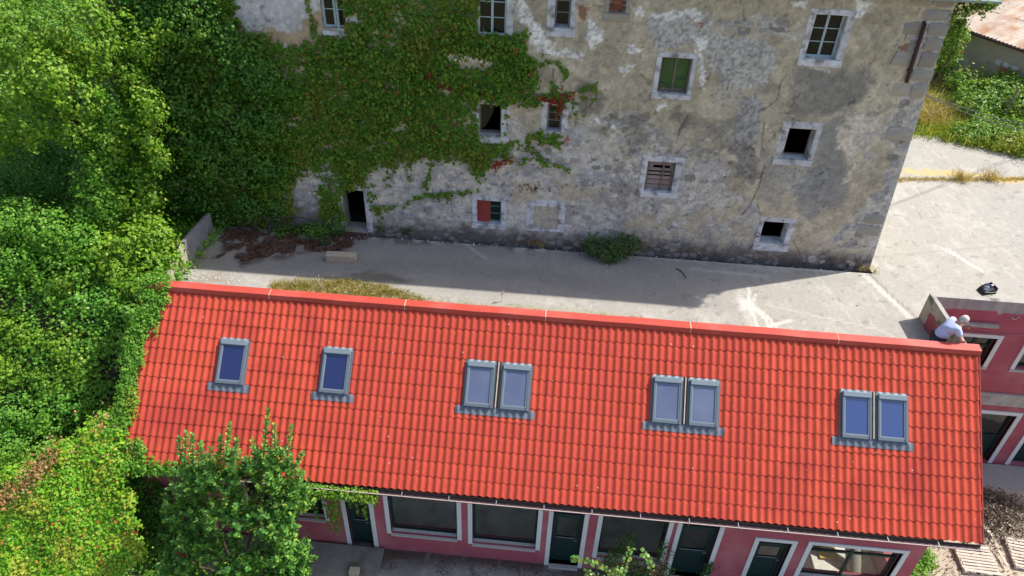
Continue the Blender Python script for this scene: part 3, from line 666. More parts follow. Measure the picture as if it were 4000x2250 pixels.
mb = MB(); mb.add([(-13.03, YW+.22, 3.75), (-12.62, YW+.22, 3.75), (-12.7, YW+.22, 3.45), (-12.82, YW+.22, 3.2), (-12.9, YW+.22, 3.05), (-13.03, YW+.22, 2.9)], [(0, 1, 2, 3, 4, 5)]); obj('broken_pane', mb, M['oldglass'], w)
w = part_window(O['w10'][1], YW+.16, 1, 3, 'zinc', 'narrow window with white jambs below the red vine'); reveal(w, O['w10'][1]); surround(w, *O['w10'], sides='LRT')
w = part_window(O['w11'][1], YW+.16, 2, 3, 'greenpaint', 'small window with a red shutter panel', skip=(0, 1, 2), fw=.035); reveal(w, O['w11'][1]); surround(w, *O['w11'])
i = O['w11'][1]
for k in range(4):
    z0 = i[2]+(i[3]-i[2])*k/4; mb = MB(); mb.add([(i[0]+.01, YW+.1, z0+.004), (-12.73, YW+.1, z0+.004), (-12.73, YW+.14, z0+.195), (i[0]+.01, YW+.14, z0+.195), (i[0]+.01, YW+.155, z0+.004), (-12.73, YW+.155, z0+.004), (-12.73, YW+.155, z0+.195), (i[0]+.01, YW+.155, z0+.195)],
        [(0, 1, 2, 3), (4, 7, 6, 5), (0, 4, 5, 1), (3, 2, 6, 7), (0, 3, 7, 4), (1, 5, 6, 2)]); obj('board', mb, M['redshutter'], w)
# green boarded window
i = O['w5'][1]; mb, r = sash(i, YW+.12, 2, 1, fw=.06, mull=.05); w = obj('window', mb, M['oldwood'], house, 'window closed with two green boards'); reveal(w, i); surround(w, *O['w5'])
for q in r:
    mb = MB(); mb.box(q[0]+.01, q[1]-.01, YW+.135, YW+.15, q[2]+.08, q[3]-.01); obj('board', mb, M['greenboard'], w)
    mb = MB(); mb.box(q[0]+.01, q[1]-.01, YW+.13, YW+.148, q[2]+.005, q[2]+.07); obj('board', mb, M['oldwood'], w)
mb = MB(); mb.tube([(-8.17, YW+.1, 4.68), (-8.0, YW+.09, 4.66), (-7.88, YW+.1, 4.58)], .012, 5); obj('cable', mb, M['cable'], w); mb = MB(); mb.tube([(-7.72, YW+.1, 4.82), (-7.55, YW+.09, 4.8), (-7.45, YW+.1, 4.84)], .012, 5); obj('cable', mb, M['cable'], w)
# slatted window
i = O['w7'][1]; mb = MB()
for x in (i[0]+.02, (i[0]+i[1])/2+.06, i[1]-.07): mb.box(x, x+.045, YW+.1, YW+.16, i[2], i[3])
mb.box(i[0]+.002, i[1]-.002, YW+.105, YW+.155, i[3]-.06, i[3]-.002)
w = obj('window', mb, M['oldwood'], house, 'window closed with broken horizontal grey slats'); reveal(w, i); surround(w, *O['w7'])
for k, (z0, z1, xa, xb) in enumerate(((1.42, 1.57, 0, 0), (1.58, 1.73, 0, 0), (1.745, 1.86, 0, 0), (1.895, 1.98, 0, 0), (2.02, 2.12, 0, 0), (2.2, 2.33, 0, 0), (2.12, 2.2, .0, -.6), (2.12, 2.2, .66, 0))):
    mb = MB(); mb.box(i[0]+.02+xa, i[1]-.02+xb, YW+.17, YW+.19, z0, z1-.008); obj('board', mb, M['slatwood'], w)
# left small window almost lost in the ivy
i = O['w13'][1]; mb, r = sash(i, YW+.2, 1, 1, fw=.03); w = obj('window', mb, M['oldwood'], house, 'dark small window almost lost in the ivy'); reveal(w, i); stone('jamb', i[1], i[1]+.15, i[2], i[3], w); stone('sill', i[0]-.1, i[1]+.1, i[2]-.1, i[2], w)
# blind arched window and brick niche
o, i = (-11.6, -10.4, -.22, .84), (-11.37, -10.6, -.14, .66)
mb = MB(); mb.box(i[0], i[1], YW-.012, YW+.05, i[2], i[3]); w = obj('blind_window', mb, M['mortar'], house, 'blind window with an arched stone lintel, filled in'); surround(w, o, i, arch=True)
o, i = O['n']; mb = MB(); mb.box(i[0], i[1], YW+.14, YW+.2, i[2], i[3]); w = obj('bricked_window', mb, M['mortar'], house, 'small bricked up window at the top'); reveal(w, i, .15); surround(w, o, i, sides='LRB', mt='quoin')
bm_ = MB(); bm_.box(-.058, .058, -.02, .02, -.027, .027); bme = bm_.mesh('brick')
for r_ in range(8):
    for c_ in range(4):
        x = i[0]+.06+c_*.124-(.06 if r_ % 2 else 0)
        if x < i[0]+.03 or x > i[1]-.04: continue
        b = obj('brick', bme, M['brick'], w); b.location = Vector((x, YW+.13+random.uniform(-.008, .008), i[2]+.04+r_*.066))-root_loc(house)
# door
o, i = O['door']; mb = MB(); mb.box(i[0]+.002, i[0]+.05, YW+.25, YW+.3, ZC, i[3])
w = obj('doorway', mb, M['oldwood'], house, 'open dark doorway framed by ivy'); reveal(w, i, .5, 'quoin')
stone('jamb', i[1], i[1]+.19, ZC, i[3]+.05, w); stone('jamb', i[0]-.16, i[0], ZC, i[3]+.05, w); stone('lintel', i[0]-.2, i[1]+.25, i[3]+.05, i[3]+.2, w)
mb = MB(); mb.box(i[0], i[1], YW-.1, YW+.5, ZC-.1, ZC+.04); obj('threshold', mb, M['quoin'], w)
# rusty downpipe stub
mb = MB(); mb.tube([(-1.93, YW+.1, 6.66), (-1.93, YW-.09, 6.6), (-1.9, YW-.09, 5.9), (-1.86, YW-.09, 5.14)], .05, 10); mb.tube([(-1.875, YW-.02, 5.45), (-1.875, YW-.12, 5.45)], .062, 8); obj('downpipe', mb, M['pipe'], house)
for q in ((2670, 733), (2665, 771), (2341, 542)):
    P = at(*q, YW); mb = MB(); mb.tube([(P[0], YW, P[2]), (P[0], YW-.05, P[2]), (P[0], YW-.07, P[2]+.02), (P[0], YW-.1, P[2]+.02)], [.02, .03, .036, .015], 8); obj('insulator', mb, M['ceramic'], house)
# quoins on the corner and proud rubble stones
def blockmesh(sx, sz, seed, d=.07, pw=.35):
    rr = random.Random(seed); n = 10; mb = MB(); ring = []
    for k in range(n):
        a = 2*math.pi*(k+.5)/n; cx = math.copysign(abs(math.cos(a))**pw, math.cos(a)); sz_ = math.copysign(abs(math.sin(a))**pw, math.sin(a))
        f = 1+rr.uniform(-.16, .08); ring.append((cx*sx/2*f, sz_*sz/2*f))
    mb.add([(x, .05, z) for x, z in ring]+[(x*.97, -d*.6, z*.97) for x, z in ring]+[(x*.86, -d+rr.uniform(-.006, .006), z*.84) for x, z in ring],
           [(k, (k+1) % n, n+(k+1) % n, n+k) for k in range(n)]+[(n+k, n+(k+1) % n, 2*n+(k+1) % n, 2*n+k) for k in range(n)]+[tuple(range(2*n, 3*n))])
    return mb.mesh('stone')
z = -.7; k = 0
while z < 7.0:
    hgt = random.uniform(.3, .46); lw = random.choice((.5, .62, .75, .9)) if k % 2 else random.choice((.95, 1.15, 1.3))
    x1 = xr(z+hgt/2)+random.uniform(0, .035); n = 1 if lw < .95 else 2; cuts = [x1-lw, x1] if n == 1 else [x1-lw, x1-lw*random.uniform(.4, .6), x1]
    for a, b in zip(cuts[:-1], cuts[1:]):
        if -2.05 < (a+b)/2 < -1.72 and 5 < z < 6.7: continue
        if z < 4.3 and (random.random() < .55 or b < x1-.1): continue
        q = obj('quoin', blockmesh(b-a-.015, hgt-.02, k*7+int(a*100), .032), M['quoin'], house); q.location = Vector(((a+b)/2, YW, z+hgt/2))-root_loc(house)
    z += hgt; k += 1
variants = [blockmesh(1, .62, 100+k, .16, .62) for k in range(9)]
cnt = 0
zones = [([(1480, 660), (1900, 600), (2250, 500), (2450, 460), (2560, 540), (2860, 640), (2900, 760), (2960, 1000), (2500, 1000), (1900, 930), (1480, 900)], 60), ([(3550, 150), (3600, 100), (3480, 700), (3360, 1040), (3100, 1040), (3330, 860), (3450, 740)], 40), ([(2780, 70), (3130, 80), (3110, 140), (2790, 120)], 18)]
for poly, n in zones:
    xs_ = [p[0] for p in poly]; ys_ = [p[1] for p in poly]; t = 0
    while t < n:
        qx, qy = random.uniform(min(xs_), max(xs_)), random.uniform(min(ys_), max(ys_))
        if poly_sd(np.array([qx]), np.array([qy]), poly)[0] < 6: continue
        P = at(qx, qy, YW)
        if any(o[0]-.2 < P[0] < o[1]+.2 and o[2]-.15 < P[2] < o[3]+.15 for o, i in O.values()) or (-11.8 < P[0] < -10.2 and P[2] < 1): continue
        q = obj('stone', random.choice(variants), M['rubble'], house); s = random.choice((.1, .13, .16, .2, .26, .34))
        q.scale = (s*random.uniform(.8, 1.2), .22*random.uniform(.6, 1.1), s*random.uniform(.75, 1.25)); q.location = Vector((P[0], YW+.004, P[2]))-root_loc(house); q.rotation_euler = (0, random.uniform(-.15, .15), 0); t += 1
# ================================================================== pink house with the red roof
AL = 0.772676; G = 0.373293; WV = .185
CA, SA = math.cos(AL), math.sin(AL)
def rp(x, s, n=0.0):           # point on the roof: x along ridge, s down the slope, n above the slope
    return np.array((x, -s*CA+n*-SA, -s*SA+n*CA))
L12 = 12*G; YE, ZE = -L12*CA, -L12*SA
YF = YE+.35                    # front wall face
XR, XL = .037, -21.42          # roof verges
XWR, XWL = -.78, -21.2         # gable walls
pink = thing('pink_house', 'long low raspberry pink house under a bright red tiled roof', 'house', (-10.5, -1.5, ZF))
PL = root_loc(pink)
# front wall with openings (x0,x1,z0,z1)
FO = {'win0': (-18.3, -16.28, -5.2, -3.6), 'door0': (-15.66, -15.02, ZF, -3.6), 'win1': (-14.49, -12.67, -5.5, -3.6), 'win2': (-12.26, -10.54, -5.62, -3.6), 'door1': (-10.15, -9.35, ZF+.08, -3.6),
      'win3': (-8.88, -7.2, -5.7, -3.6), 'door2': (-6.86, -5.92, ZF+.08, -3.6), 'door3': (-4.85, -4.02, ZF+.08, -4.3), 'win4': (-3.52, -1.26, -5.75, -4.26)}
def front_wall():
    cuts = sorted(set([XWL, XWR]+[v for o in FO.values() for v in o[:2]])); zt = ZE+.12
    mb = MB()
    for a, b in zip(cuts[:-1], cuts[1:]):
        m = (a+b)/2; op = [o for o in FO.values() if o[0] < m < o[1]]
        spans = [(ZF-.1, zt)]
        if op: spans = [(ZF-.1, op[0][2]), (op[0][3], zt)]
        for z0, z1 in spans:
            if z1-z0 > .01: mb.box(a, b, YF, YF+.3, z0, z1)
    # gables and back; unseen right gable opening added to let sun inside
    mb.prism([(XWR, YF+.3, ZF-.1), (XWR, YF+.55, ZF-.1), (XWR, YF+.55, -2.7), (XWR, YF+.3, -2.95)], (-.3, 0, 0)); mb.prism([(XWR, -.7, ZF-.1), (XWR, .12, ZF-.1), (XWR, .12, -.15), (XWR, -.7, -.95)], (-.3, 0, 0)); mb.prism([(XWR, YF+.55, -3.6), (XWR, -.7, -3.6), (XWR, -.7, -.95), (XWR, YF+.55, -2.7)], (-.3, 0, 0)); mb.prism([(XWR, YF+.55, ZF-.1), (XWR, -.7, ZF-.1), (XWR, -.7, -5.5), (XWR, YF+.55, -5.5)], (-.3, 0, 0))
    mb.prism([(XWL, YF+.3, ZF-.1), (XWL, .2, ZF-.1), (XWL, .2, -.1), (XWL, YF+.3, -2.95)], (.3, 0, 0))
    mb.box(XWL, XWR, .12, .2, ZF-.1, .04)
    obj('wall', mb, M['pink'], pink)
front_wall()
mb = MB(); mb.box(XWL+.3, XWR-.3, YF+.3, .12, ZF-.1, ZF+.06); mb.box(XWL+.3, XWR-.3, YF+1.9, .12, ZF+.06, ZF+.1); obj('floor', mb, M['floor'], pink)
mb = MB(); mb.quad((XWL+.3, .11, ZF), (XWR-.3, .11, ZF), (XWR-.3, .11, -1.0), (XWL+.3, .11, -1.0))
for x in (-14.75, -5.35): mb.box(x-.05, x+.05, YF+.7, .1, ZF, -3.2)
mb.quad((XWL+.3, YF+.3, -3.2), (XWL+.3, .11, -3.2), (XWR-.3, .11, -3.2), (XWR-.3, YF+.3, -3.2))
obj('interior', mb, M['intwall'], pink)
mb = MB()
mb.box(-2.55, -2.05, -1.9, -1.35, ZF+.1, ZF+.13); obj('yellow_board', mb, M['yellowcloth'], pink)
mb = MB(); mb.tube([(-1.7, -2.2, ZF+.05), (-1.75, -1.5, ZF+.8), (-1.8, -.9, ZF+1.7)], [.2, .2, .2], 10); obj('column', mb, M['farwall'], pink)
mb = MB(); mb.obox((-2.75, -1.2, ZF+.12), (.9, .35, 0), (-.35, .9, 0), (0, 0, 1), .5, .3, .03); obj('board', mb, M['intwall'], pink)

def trim(name, x0, x1, z0, z1, par, mt='white', y0=-.03, y1=.1):
    mb = MB(); mb.box(x0, x1, YF+y0, YF+y1, z0, z1); return obj(name, mb, M[mt], par, bevel=.006)
def shop(key, lab, left=True, right=True, top=False, cross=False, tw=.12, bars=()):
    x0, x1, z0, z1 = FO[key]; fw = .06
    mb = MB(); y = YF+.13
    mb.box(x0, x0+fw, y, y+.06, z0, z1); mb.box(x1-fw, x1, y, y+.06, z0, z1); mb.box(x0+fw, x1-fw, y, y+.06, z0, z0+fw); mb.box(x0+fw, x1-fw, y, y+.06, z1-fw, z1)
    zt = z0+(z1-z0)*(.77 if not cross else .72)
    mb.box(x0+fw, x1-fw, y, y+.055, zt-.035, zt+.035)
    xm = (x0+x1)/2
    if cross: mb.box(xm-.035, xm+.035, y+.002, y+.053, z0+fw, zt-.035); mb.box(xm-.035, xm+.035, y+.002, y+.053, zt+.035, z1-fw)
    else: mb.box(xm-.03, xm+.03, y+.002, y+.053, zt+.035, z1-fw)
    w = obj('window', mb, M['dkgreen'], pink, lab)
    for a, b, c, d in ((x0+fw, xm-.035, zt+.035, z1-fw), (xm+.035, x1-fw, zt+.035, z1-fw))+(((x0+fw, xm-.035, z0+fw, zt-.035), (xm+.035, x1-fw, z0+fw, zt-.035)) if cross else ((x0+fw, x1-fw, z0+fw, zt-.035),)):
        mb = MB(); mb.box(a+.003, b-.003, y+.025, y+.031, c+.003, d-.003); obj('pane', mb, M['shopglass'], w)
    if left: trim('jamb', x0-tw, x0, z0-.02, z1+(tw if top else 0), w)
    if right: trim('jamb', x1, x1+tw, z0-.02, z1+(tw if top else 0), w)
    if top: trim('lintel', x0, x1, z1, z1+tw, w)
    mb = MB(); mb.add([(x0-.004, YF-.05, z0-.04), (x1+.004, YF-.05, z0-.04), (x1+.004, YF+.13, z0+.03), (x0-.004, YF+.13, z0+.03), (x0-.004, YF-.05, z0-.09), (x1+.004, YF-.05, z0-.09), (x1+.004, YF+.13, z0-.09), (x0-.004, YF+.13, z0-.09)],
        [(0, 1, 2, 3), (4, 7, 6, 5), (0, 4, 5, 1), (3, 2, 6, 7), (0, 3, 7, 4), (1, 5, 6, 2)]); obj('sill', mb, M['sill'], w)
    return w
def glass_mat():
    m = bpy.data.materials.new('shop glass'); m.use_nodes = True; nt = m.node_tree; N = nt.nodes; L = nt.links
    N.remove(N['Principled BSDF']); out = N['Material Output']
    tr = N.new('ShaderNodeBsdfTransparent'); tr.inputs[0].default_value = (.8, .84, .83, 1)
    gl = N.new('ShaderNodeBsdfGlossy'); gl.inputs['Roughness'].default_value = .02
    fr = N.new('ShaderNodeFresnel'); fr.inputs['IOR'].default_value = 1.55
    ms = N.new('ShaderNodeMixShader'); ge = N.new('ShaderNodeNewGeometry'); mu = N.new('ShaderNodeMath'); mu.operation = 'MULTIPLY'; iv = N.new('ShaderNodeMath'); iv.operation = 'SUBTRACT'; iv.inputs[0].default_value = 1.0; L.new(ge.outputs['Backfacing'], iv.inputs[1]); L.new(fr.outputs[0], mu.inputs[0]); L.new(iv.outputs[0], mu.inputs[1]); L.new(mu.outputs[0], ms.inputs[0]); L.new(tr.outputs[0], ms.inputs[1]); L.new(gl.outputs[0], ms.inputs[2]); L.new(ms.outputs[0], out.inputs[0])
    return m
M['shopglass'] = glass_mat()
def door(key, lab, top=False, tw=.12):
    x0, x1, z0, z1 = FO[key]; y = YF+.12
    mb = MB(); fw = .05; zm = z0+1.0; zh = min(z1-.28, z0+2.05)
    mb.box(x0, x0+fw, y, y+.08, z0, z1); mb.box(x1-fw, x1, y, y+.08, z0, z1); mb.box(x0+fw, x1-fw, y, y+.08, z1-fw, z1); mb.box(x0+fw, x1-fw, y, y+.08, zh-.03, zh+.03)
    a, b = x0+fw, x1-fw; st = .1
    mb.box(a, a+st, y+.01, y+.06, z0, zh-.03); mb.box(b-st, b, y+.01, y+.06, z0, zh-.03); mb.box(a+st, b-st, y+.01, y+.06, zh-.13, zh-.03); mb.box(a+st, b-st, y+.01, y+.06, zm-.06, zm+.06)
    mb.box(a+st, b-st, y+.01, y+.06, z0, z0+.14); mb.box(a+st, b-st, y+.028, y+.05, z0+.14, zm-.06)
    w = obj('door', mb, M['dkgreen'], pink, lab)
    for c, d in ((zm+.06, zh-.13), ): 
        mb = MB(); mb.box(a+st, b-st, y+.03, y+.036, c, d); obj('pane', mb, M['shopglass'], w)
    mb = MB(); mb.box(a+.002, b-.002, y+.035, y+.041, zh+.03, z1-fw); obj('pane', mb, M['shopglass'], w)
    mb = MB(); mb.box(a+st-.01, b-st+.01, y-.005, y+.01, zm+.05, zm+.07); obj('rail', mb, M['zinc'], w)
    mb = MB(); mb.tube([(b-.05, y+.01, zm+.02), (b-.05, y-.04, zm+.02), (b-.14, y-.04, zm+.02)], .011, 6); obj('handle', mb, M['zinc'], w)
    trim('jamb', x0-tw, x0, ZF, z1+(tw if top else 0), w); trim('jamb', x1, x1+tw, ZF, z1+(tw if top else 0), w)
    if top: trim('lintel', x0, x1, z1, z1+tw, w)
    trim('step', x0, x1, ZF-.02, z0, w, 'sill', -.12, .2)
    return w
shop('win0', 'shop window mostly behind the green shrub')
door('door0', 'dark green door under the hanging ivy')
shop('win1', 'wide shop window next to the raised slab'); shop('win2', 'wide shop window left of a green door')
door('door1', 'dark green glazed door between two wide windows')
shop('win3', 'wide dark shop window behind the small shrub')
door('door2', 'dark green glazed door right of the small shrub')
door('door3', 'dark green door with a full white surround', True)
shop('win4', 'large window with a green cross frame at the right end', top=True, cross=True)

# roof deck, battens of tiles
deck = MB(); a = [rp(XL+.05, -.05, -.06), rp(XR-.05, -.05, -.06), rp(XR-.05, L12-.03, -.06), rp(XL+.05, L12-.03, -.06)]
deck.prism(a, (0, SA*.08, -CA*.08))
roof = obj('roof', deck, M['oldwood'], pink)
AMP = .036
def prof(x):     # tile cross section: round roll, flatter pan
    t = (x/WV) % 1.0
    return AMP*(.5+.5*np.cos(2*np.pi*t))**1.1
SEG = 6
def tile_arrays(x0, waves, s0, s1):
    """corrugated tile between x0 (left) and right, slope s0..s1; returns V, quads (top strip and front lip)"""
    n = SEG*waves+1; xs = np.linspace(x0, x0+WV*waves, n); p = prof(xs)
    top = [rp(x, s0-.03, q+.0) for x, q in zip(xs, p)]; low = [rp(x, s1-.034*q/AMP+.012, q+.018) for x, q in zip(xs, p)]; lip = [rp(x, s1-.034*q/AMP+.009, q-.01) for x, q in zip(xs, p)]
    V = top+low+low+lip; F = [(k, n+k, n+k+1, k+1) for k in range(n-1)]+[(2*n+k, 3*n+k, 3*n+k+1, 2*n+k+1) for k in range(n-1)]
    return V, F
NT = 58; TX = [XR-(i+1)*2*WV for i in range(NT)]
# keep crests on integer multiples of the wave
tiles = [(i, r) for r in range(12) for i in range(NT)]
def tile_vis(i, r):
    P = rp(TX[i]+WV, (r+.5)*G); q = pix(P[None])[0]
    d = np.linalg.norm(P-CAM); hid = 0
    for (sx0, sx1) in ((-19.1, -18.3), (-16.35, -15.6), (-12.65, -10.92), (-7.93, -6.22), (-3.31, -1.69)):
        if sx0-.1 < P[0] < sx1+.1 and 1.1 < (r+.5)*G < 2.5: hid = 50
    if P[0] < -20.6 or (P[0] < -16.3 and r > 8): hid = 50
    return d+hid
order = sorted(tiles, key=lambda t: tile_vis(*t))
single = set(order[:298])
V0, F0 = tile_arrays(0.0, 2, 0, G+.05)
# a shared mesh is only right when every tile starts at the same phase: XR is offset from the crest grid by the same amount for all
PH = XR-2*WV
Vt, Ft = tile_arrays(PH, 2, -.05, G)
mbt = MB(); mbt.add([np.array(v)-np.array((PH, 0, 0)) for v in Vt], Ft, True); tme = mbt.mesh('roof_tile'); tme.materials.append(M['tile'])
RV, RF = [], []
rest = MB()
for i, r in tiles:
    jx, jn = random.uniform(-.002, .002), random.uniform(0, .002)
    loc = np.array((TX[i]+jx, 0, 0))+(rp(0, r*G+random.uniform(-.004, .004)+.006*math.sin(i*.35+r*1.7), jn))
    if (i, r) in single:
        o = bpy.data.objects.new('roof_tile', tme); COL.objects.link(o); o.parent = roof; o.location = Vector(loc)-PL
    else: rest.add([np.array(v)-np.array((PH, 0, 0))+loc for v in Vt], Ft, True)
obj('roof_tiling', rest, M['tile'], roof, kind='stuff')
mb = MB()
for _ in range(46):
    x, s = random.uniform(XL+.4, XR-.1), random.uniform(.1, L12-.1); a_ = random.uniform(.005, .012); n_ = prof(x)+.026; mb.add([rp(x-a_, s-a_*1.6, n_), rp(x+a_, s-a_, n_), rp(x+a_*.8, s+a_*1.5, n_), rp(x-a_*.7, s+a_, n_)], [(0, 1, 2, 3)])
obj('lichen_specks', mb, M['ceramic'], roof, kind='stuff')
# verge trims
for x0, x1 in ((XR+.002, XR+.03), (XL-.03, XL-.002)):
    mb = MB(); p = [rp(x0, -.05, -.12), rp(x0, L12+.01, -.12), rp(x0, L12+.01, .05), rp(x0, -.05, .05)]; mb.prism(p, (x1-x0, 0, 0)); obj('verge_board', mb, M['redshutter'], roof)
# ridge capping sheets with joints
jx = [XL+.02, -17.98, -14.39, -10.74, -7.06, -3.39, XR+.045]
for k, (a, b) in enumerate(zip(jx[:-1], jx[1:])):
    mb = MB(); dz = random.uniform(-.004, .004); a2, b2 = a+.006, b-.006
    prof_ = [(-.03, .035), (-.035, .05), (-.012, .165+dz), (.0, .172+dz), (.215, .2+dz), (.222, .19+dz), (.222, .02)]
    n = len(prof_); V = [(x, y, z) for x in np.linspace(a2, b2, 9) for y, z in prof_]
    V = [(x, y+.004*math.sin(x*2.1), z+.004*math.sin(x*3.7+1)) for x, y, z in V]
    F = [(i*n+j, i*n+n+j, i*n+n+j+1, i*n+j+1) for i in range(8) for j in range(n-1)]+[tuple(range(n))[::-1], tuple(range(8*n, 9*n))]
    mb.add(V, F); o = obj('ridge_cap', mb, M['cap'], pink)
    if k:
        mb = MB(); w = .01
        mb.add([(x, y-.004, z+.003) for x in (a-w, a+w) for y, z in prof_[:-1]], [(j, n-1+j, n+j, j+1) for j in range(n-2)]); obj('joint_seal', mb, M['joint'], pink)
# eave gutter
mb = MB(); gz, gy = ZE-.085, YE-.095
sec = [(.07, .05), (.07, -.02), (.04, -.05), (-.03, -.05), (-.06, -.02), (-.075, .035), (-.068, .035), (-.055, -.014), (-.028, -.042), (.036, -.042), (.062, -.016), (.062, .05)]
pts = [(-18.2, gy+y, gz+z) for y, z in sec]; mb.prism(pts, (18.2+XR+.0, 0, 0)); gut = obj('gutter', mb, M['gutter'], pink)
mb = MB(); mb.box(-18.2, XR+.02, gy-.086, gy-.07, gz+.028, gz+.044); obj('gutter_rim', mb, M['guttrim'], gut)
mb = MB()
for x in np.arange(-17.5, 0, 1.18): mb.box(x-.012, x+.012, gy-.09, gy+.07, gz-.055, gz-.051); mb.box(x-.01, x+.01, gy-.088, gy+.06, gz+.042, gz+.05)
obj('gutter_bracket', mb, M['zinc'], gut)
mb = MB(); mb.box(XWL, XWR, YE+.05, YF-.002, ZE-.14, ZE-.1); obj('soffit', mb, M['gutter'], pink)

# roof windows
def roof_window(xa, s0, lab, W=.70, H=1.16):
    w = thing.__call__ if False else None
    def slab(mb, x0, x1, sa, sb, n0, n1): mb.prism([rp(x0, sb, n0), rp(x1, sb, n0), rp(x1, sb, n1), rp(x0, sb, n1)], rp(0, sa)-rp(0, sb))
    mb = MB(); f = .05
    slab(mb, xa, xa+f, s0+.1, s0+H, -.03, .125); slab(mb, xa+W-f, xa+W, s0+.1, s0+H, -.03, .125); slab(mb, xa+f, xa+W-f, s0+H-.07, s0+H, -.03, .11); slab(mb, xa+f, xa+W-f, s0+.1, s0+.18, -.03, .11)
    o = obj('roof_window', mb, M['skyframe'], pink, lab, bevel=.006)
    mb = MB(); slab(mb, xa+.01, xa+W-.01, s0+.03, s0+.155, .02, .15); obj('hood', mb, M['skyframe2'], o, bevel=.008)
    mb = MB(); g = f; e = .024
    slab(mb, xa+g, xa+g+e, s0+.16, s0+H-.07, .05, .115); slab(mb, xa+W-g-e, xa+W-g, s0+.16, s0+H-.07, .05, .115); slab(mb, xa+g+e, xa+W-g-e, s0+H-.105, s0+H-.07, .05, .112); obj('sash', mb, M['skyframe2'], o)
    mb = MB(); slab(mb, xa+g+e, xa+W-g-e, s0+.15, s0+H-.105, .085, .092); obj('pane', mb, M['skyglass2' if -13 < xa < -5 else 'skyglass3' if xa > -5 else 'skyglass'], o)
    # head flashing dressed over the tile rolls
    xs = np.arange(xa-.02, xa+W+.03, WV/8)
    mb = MB(); V = [rp(x, s, prof(x)*.8*k+.035+.05*(1-k)) for x in xs for s, k in ((s0-.02, 1), (s0+.04, .7), (s0+.075, 0))]
    mb.add(V, [(3*i+j, 3*i+j+1, 3*i+j+4, 3*i+j+3) for i in range(len(xs)-1) for j in range(2)]); obj('flashing', mb, M['skyframe2'], o)
    for x0, x1 in ((xa-.055, xa-.002), (xa+W+.002, xa+W+.05)): mb = MB(); slab(mb, x0, x1, s0+.02, s0+H+.02, -.02, .062); obj('flashing', mb, M['lead'], o)
    return o
def apron(par, x0, x1, s):
    xs = np.arange(x0, x1+.001, WV/8); ss = np.array((s-.005, s+.03, s+.1, s+.2)); V = [rp(x, q, prof(x)*(.25 if j == 0 else .8 if j == 1 else .92)+.04-.004*j) for x in xs for j, q in enumerate(ss)]
    m = len(ss); mb = MB(); mb.add(V, [(m*i+j, m*i+j+1, m*i+j+m+1, m*i+j+m) for i in range(len(xs)-1) for j in range(m-1)], True); obj('apron', mb, M['lead'], par)
for lab, xs_, s0 in (('single roof window nearest the ivy', (-19.06,), 1.10), ('single roof window second from the left end', (-16.34,), 1.11), ('left half of the middle paired roof window', (-12.62, -11.71), 1.14),
                     ('left half of the fourth paired roof window', (-7.91, -7.01), 1.14), ('left half of the paired roof window nearest the right end', (-3.29, -2.43), 1.11)):
    for k, xa in enumerate(xs_):
        o = roof_window(xa, s0, lab if k == 0 else lab.replace('left half', 'right half'))
        if k == 0: apron(o, xa-.22, xs_[-1]+.70+.2, s0+1.16)
        if len(xs_) > 1 and k == 0:
            xm = (xa+.70+xs_[1])/2; mb = MB()
            mb.prism([rp(xm-.095, s0+1.16, .03), rp(xm+.095, s0+1.16, .03), rp(xm+.095, s0+1.16, .045), rp(xm-.095, s0+1.16, .045)], rp(0, s0)-rp(0, s0+1.16)); obj('flashing', mb, M['gutter'], o)
            mb = MB(); mb.prism([rp(xm-.026, s0+1.14, .046), rp(xm-.002, s0+1.14, .046), rp(xm-.002, s0+1.14, .1), rp(xm-.026, s0+1.14, .1)], rp(0, s0-.01)-rp(0, s0+1.14)); obj('batten', mb, M['batten'], o)

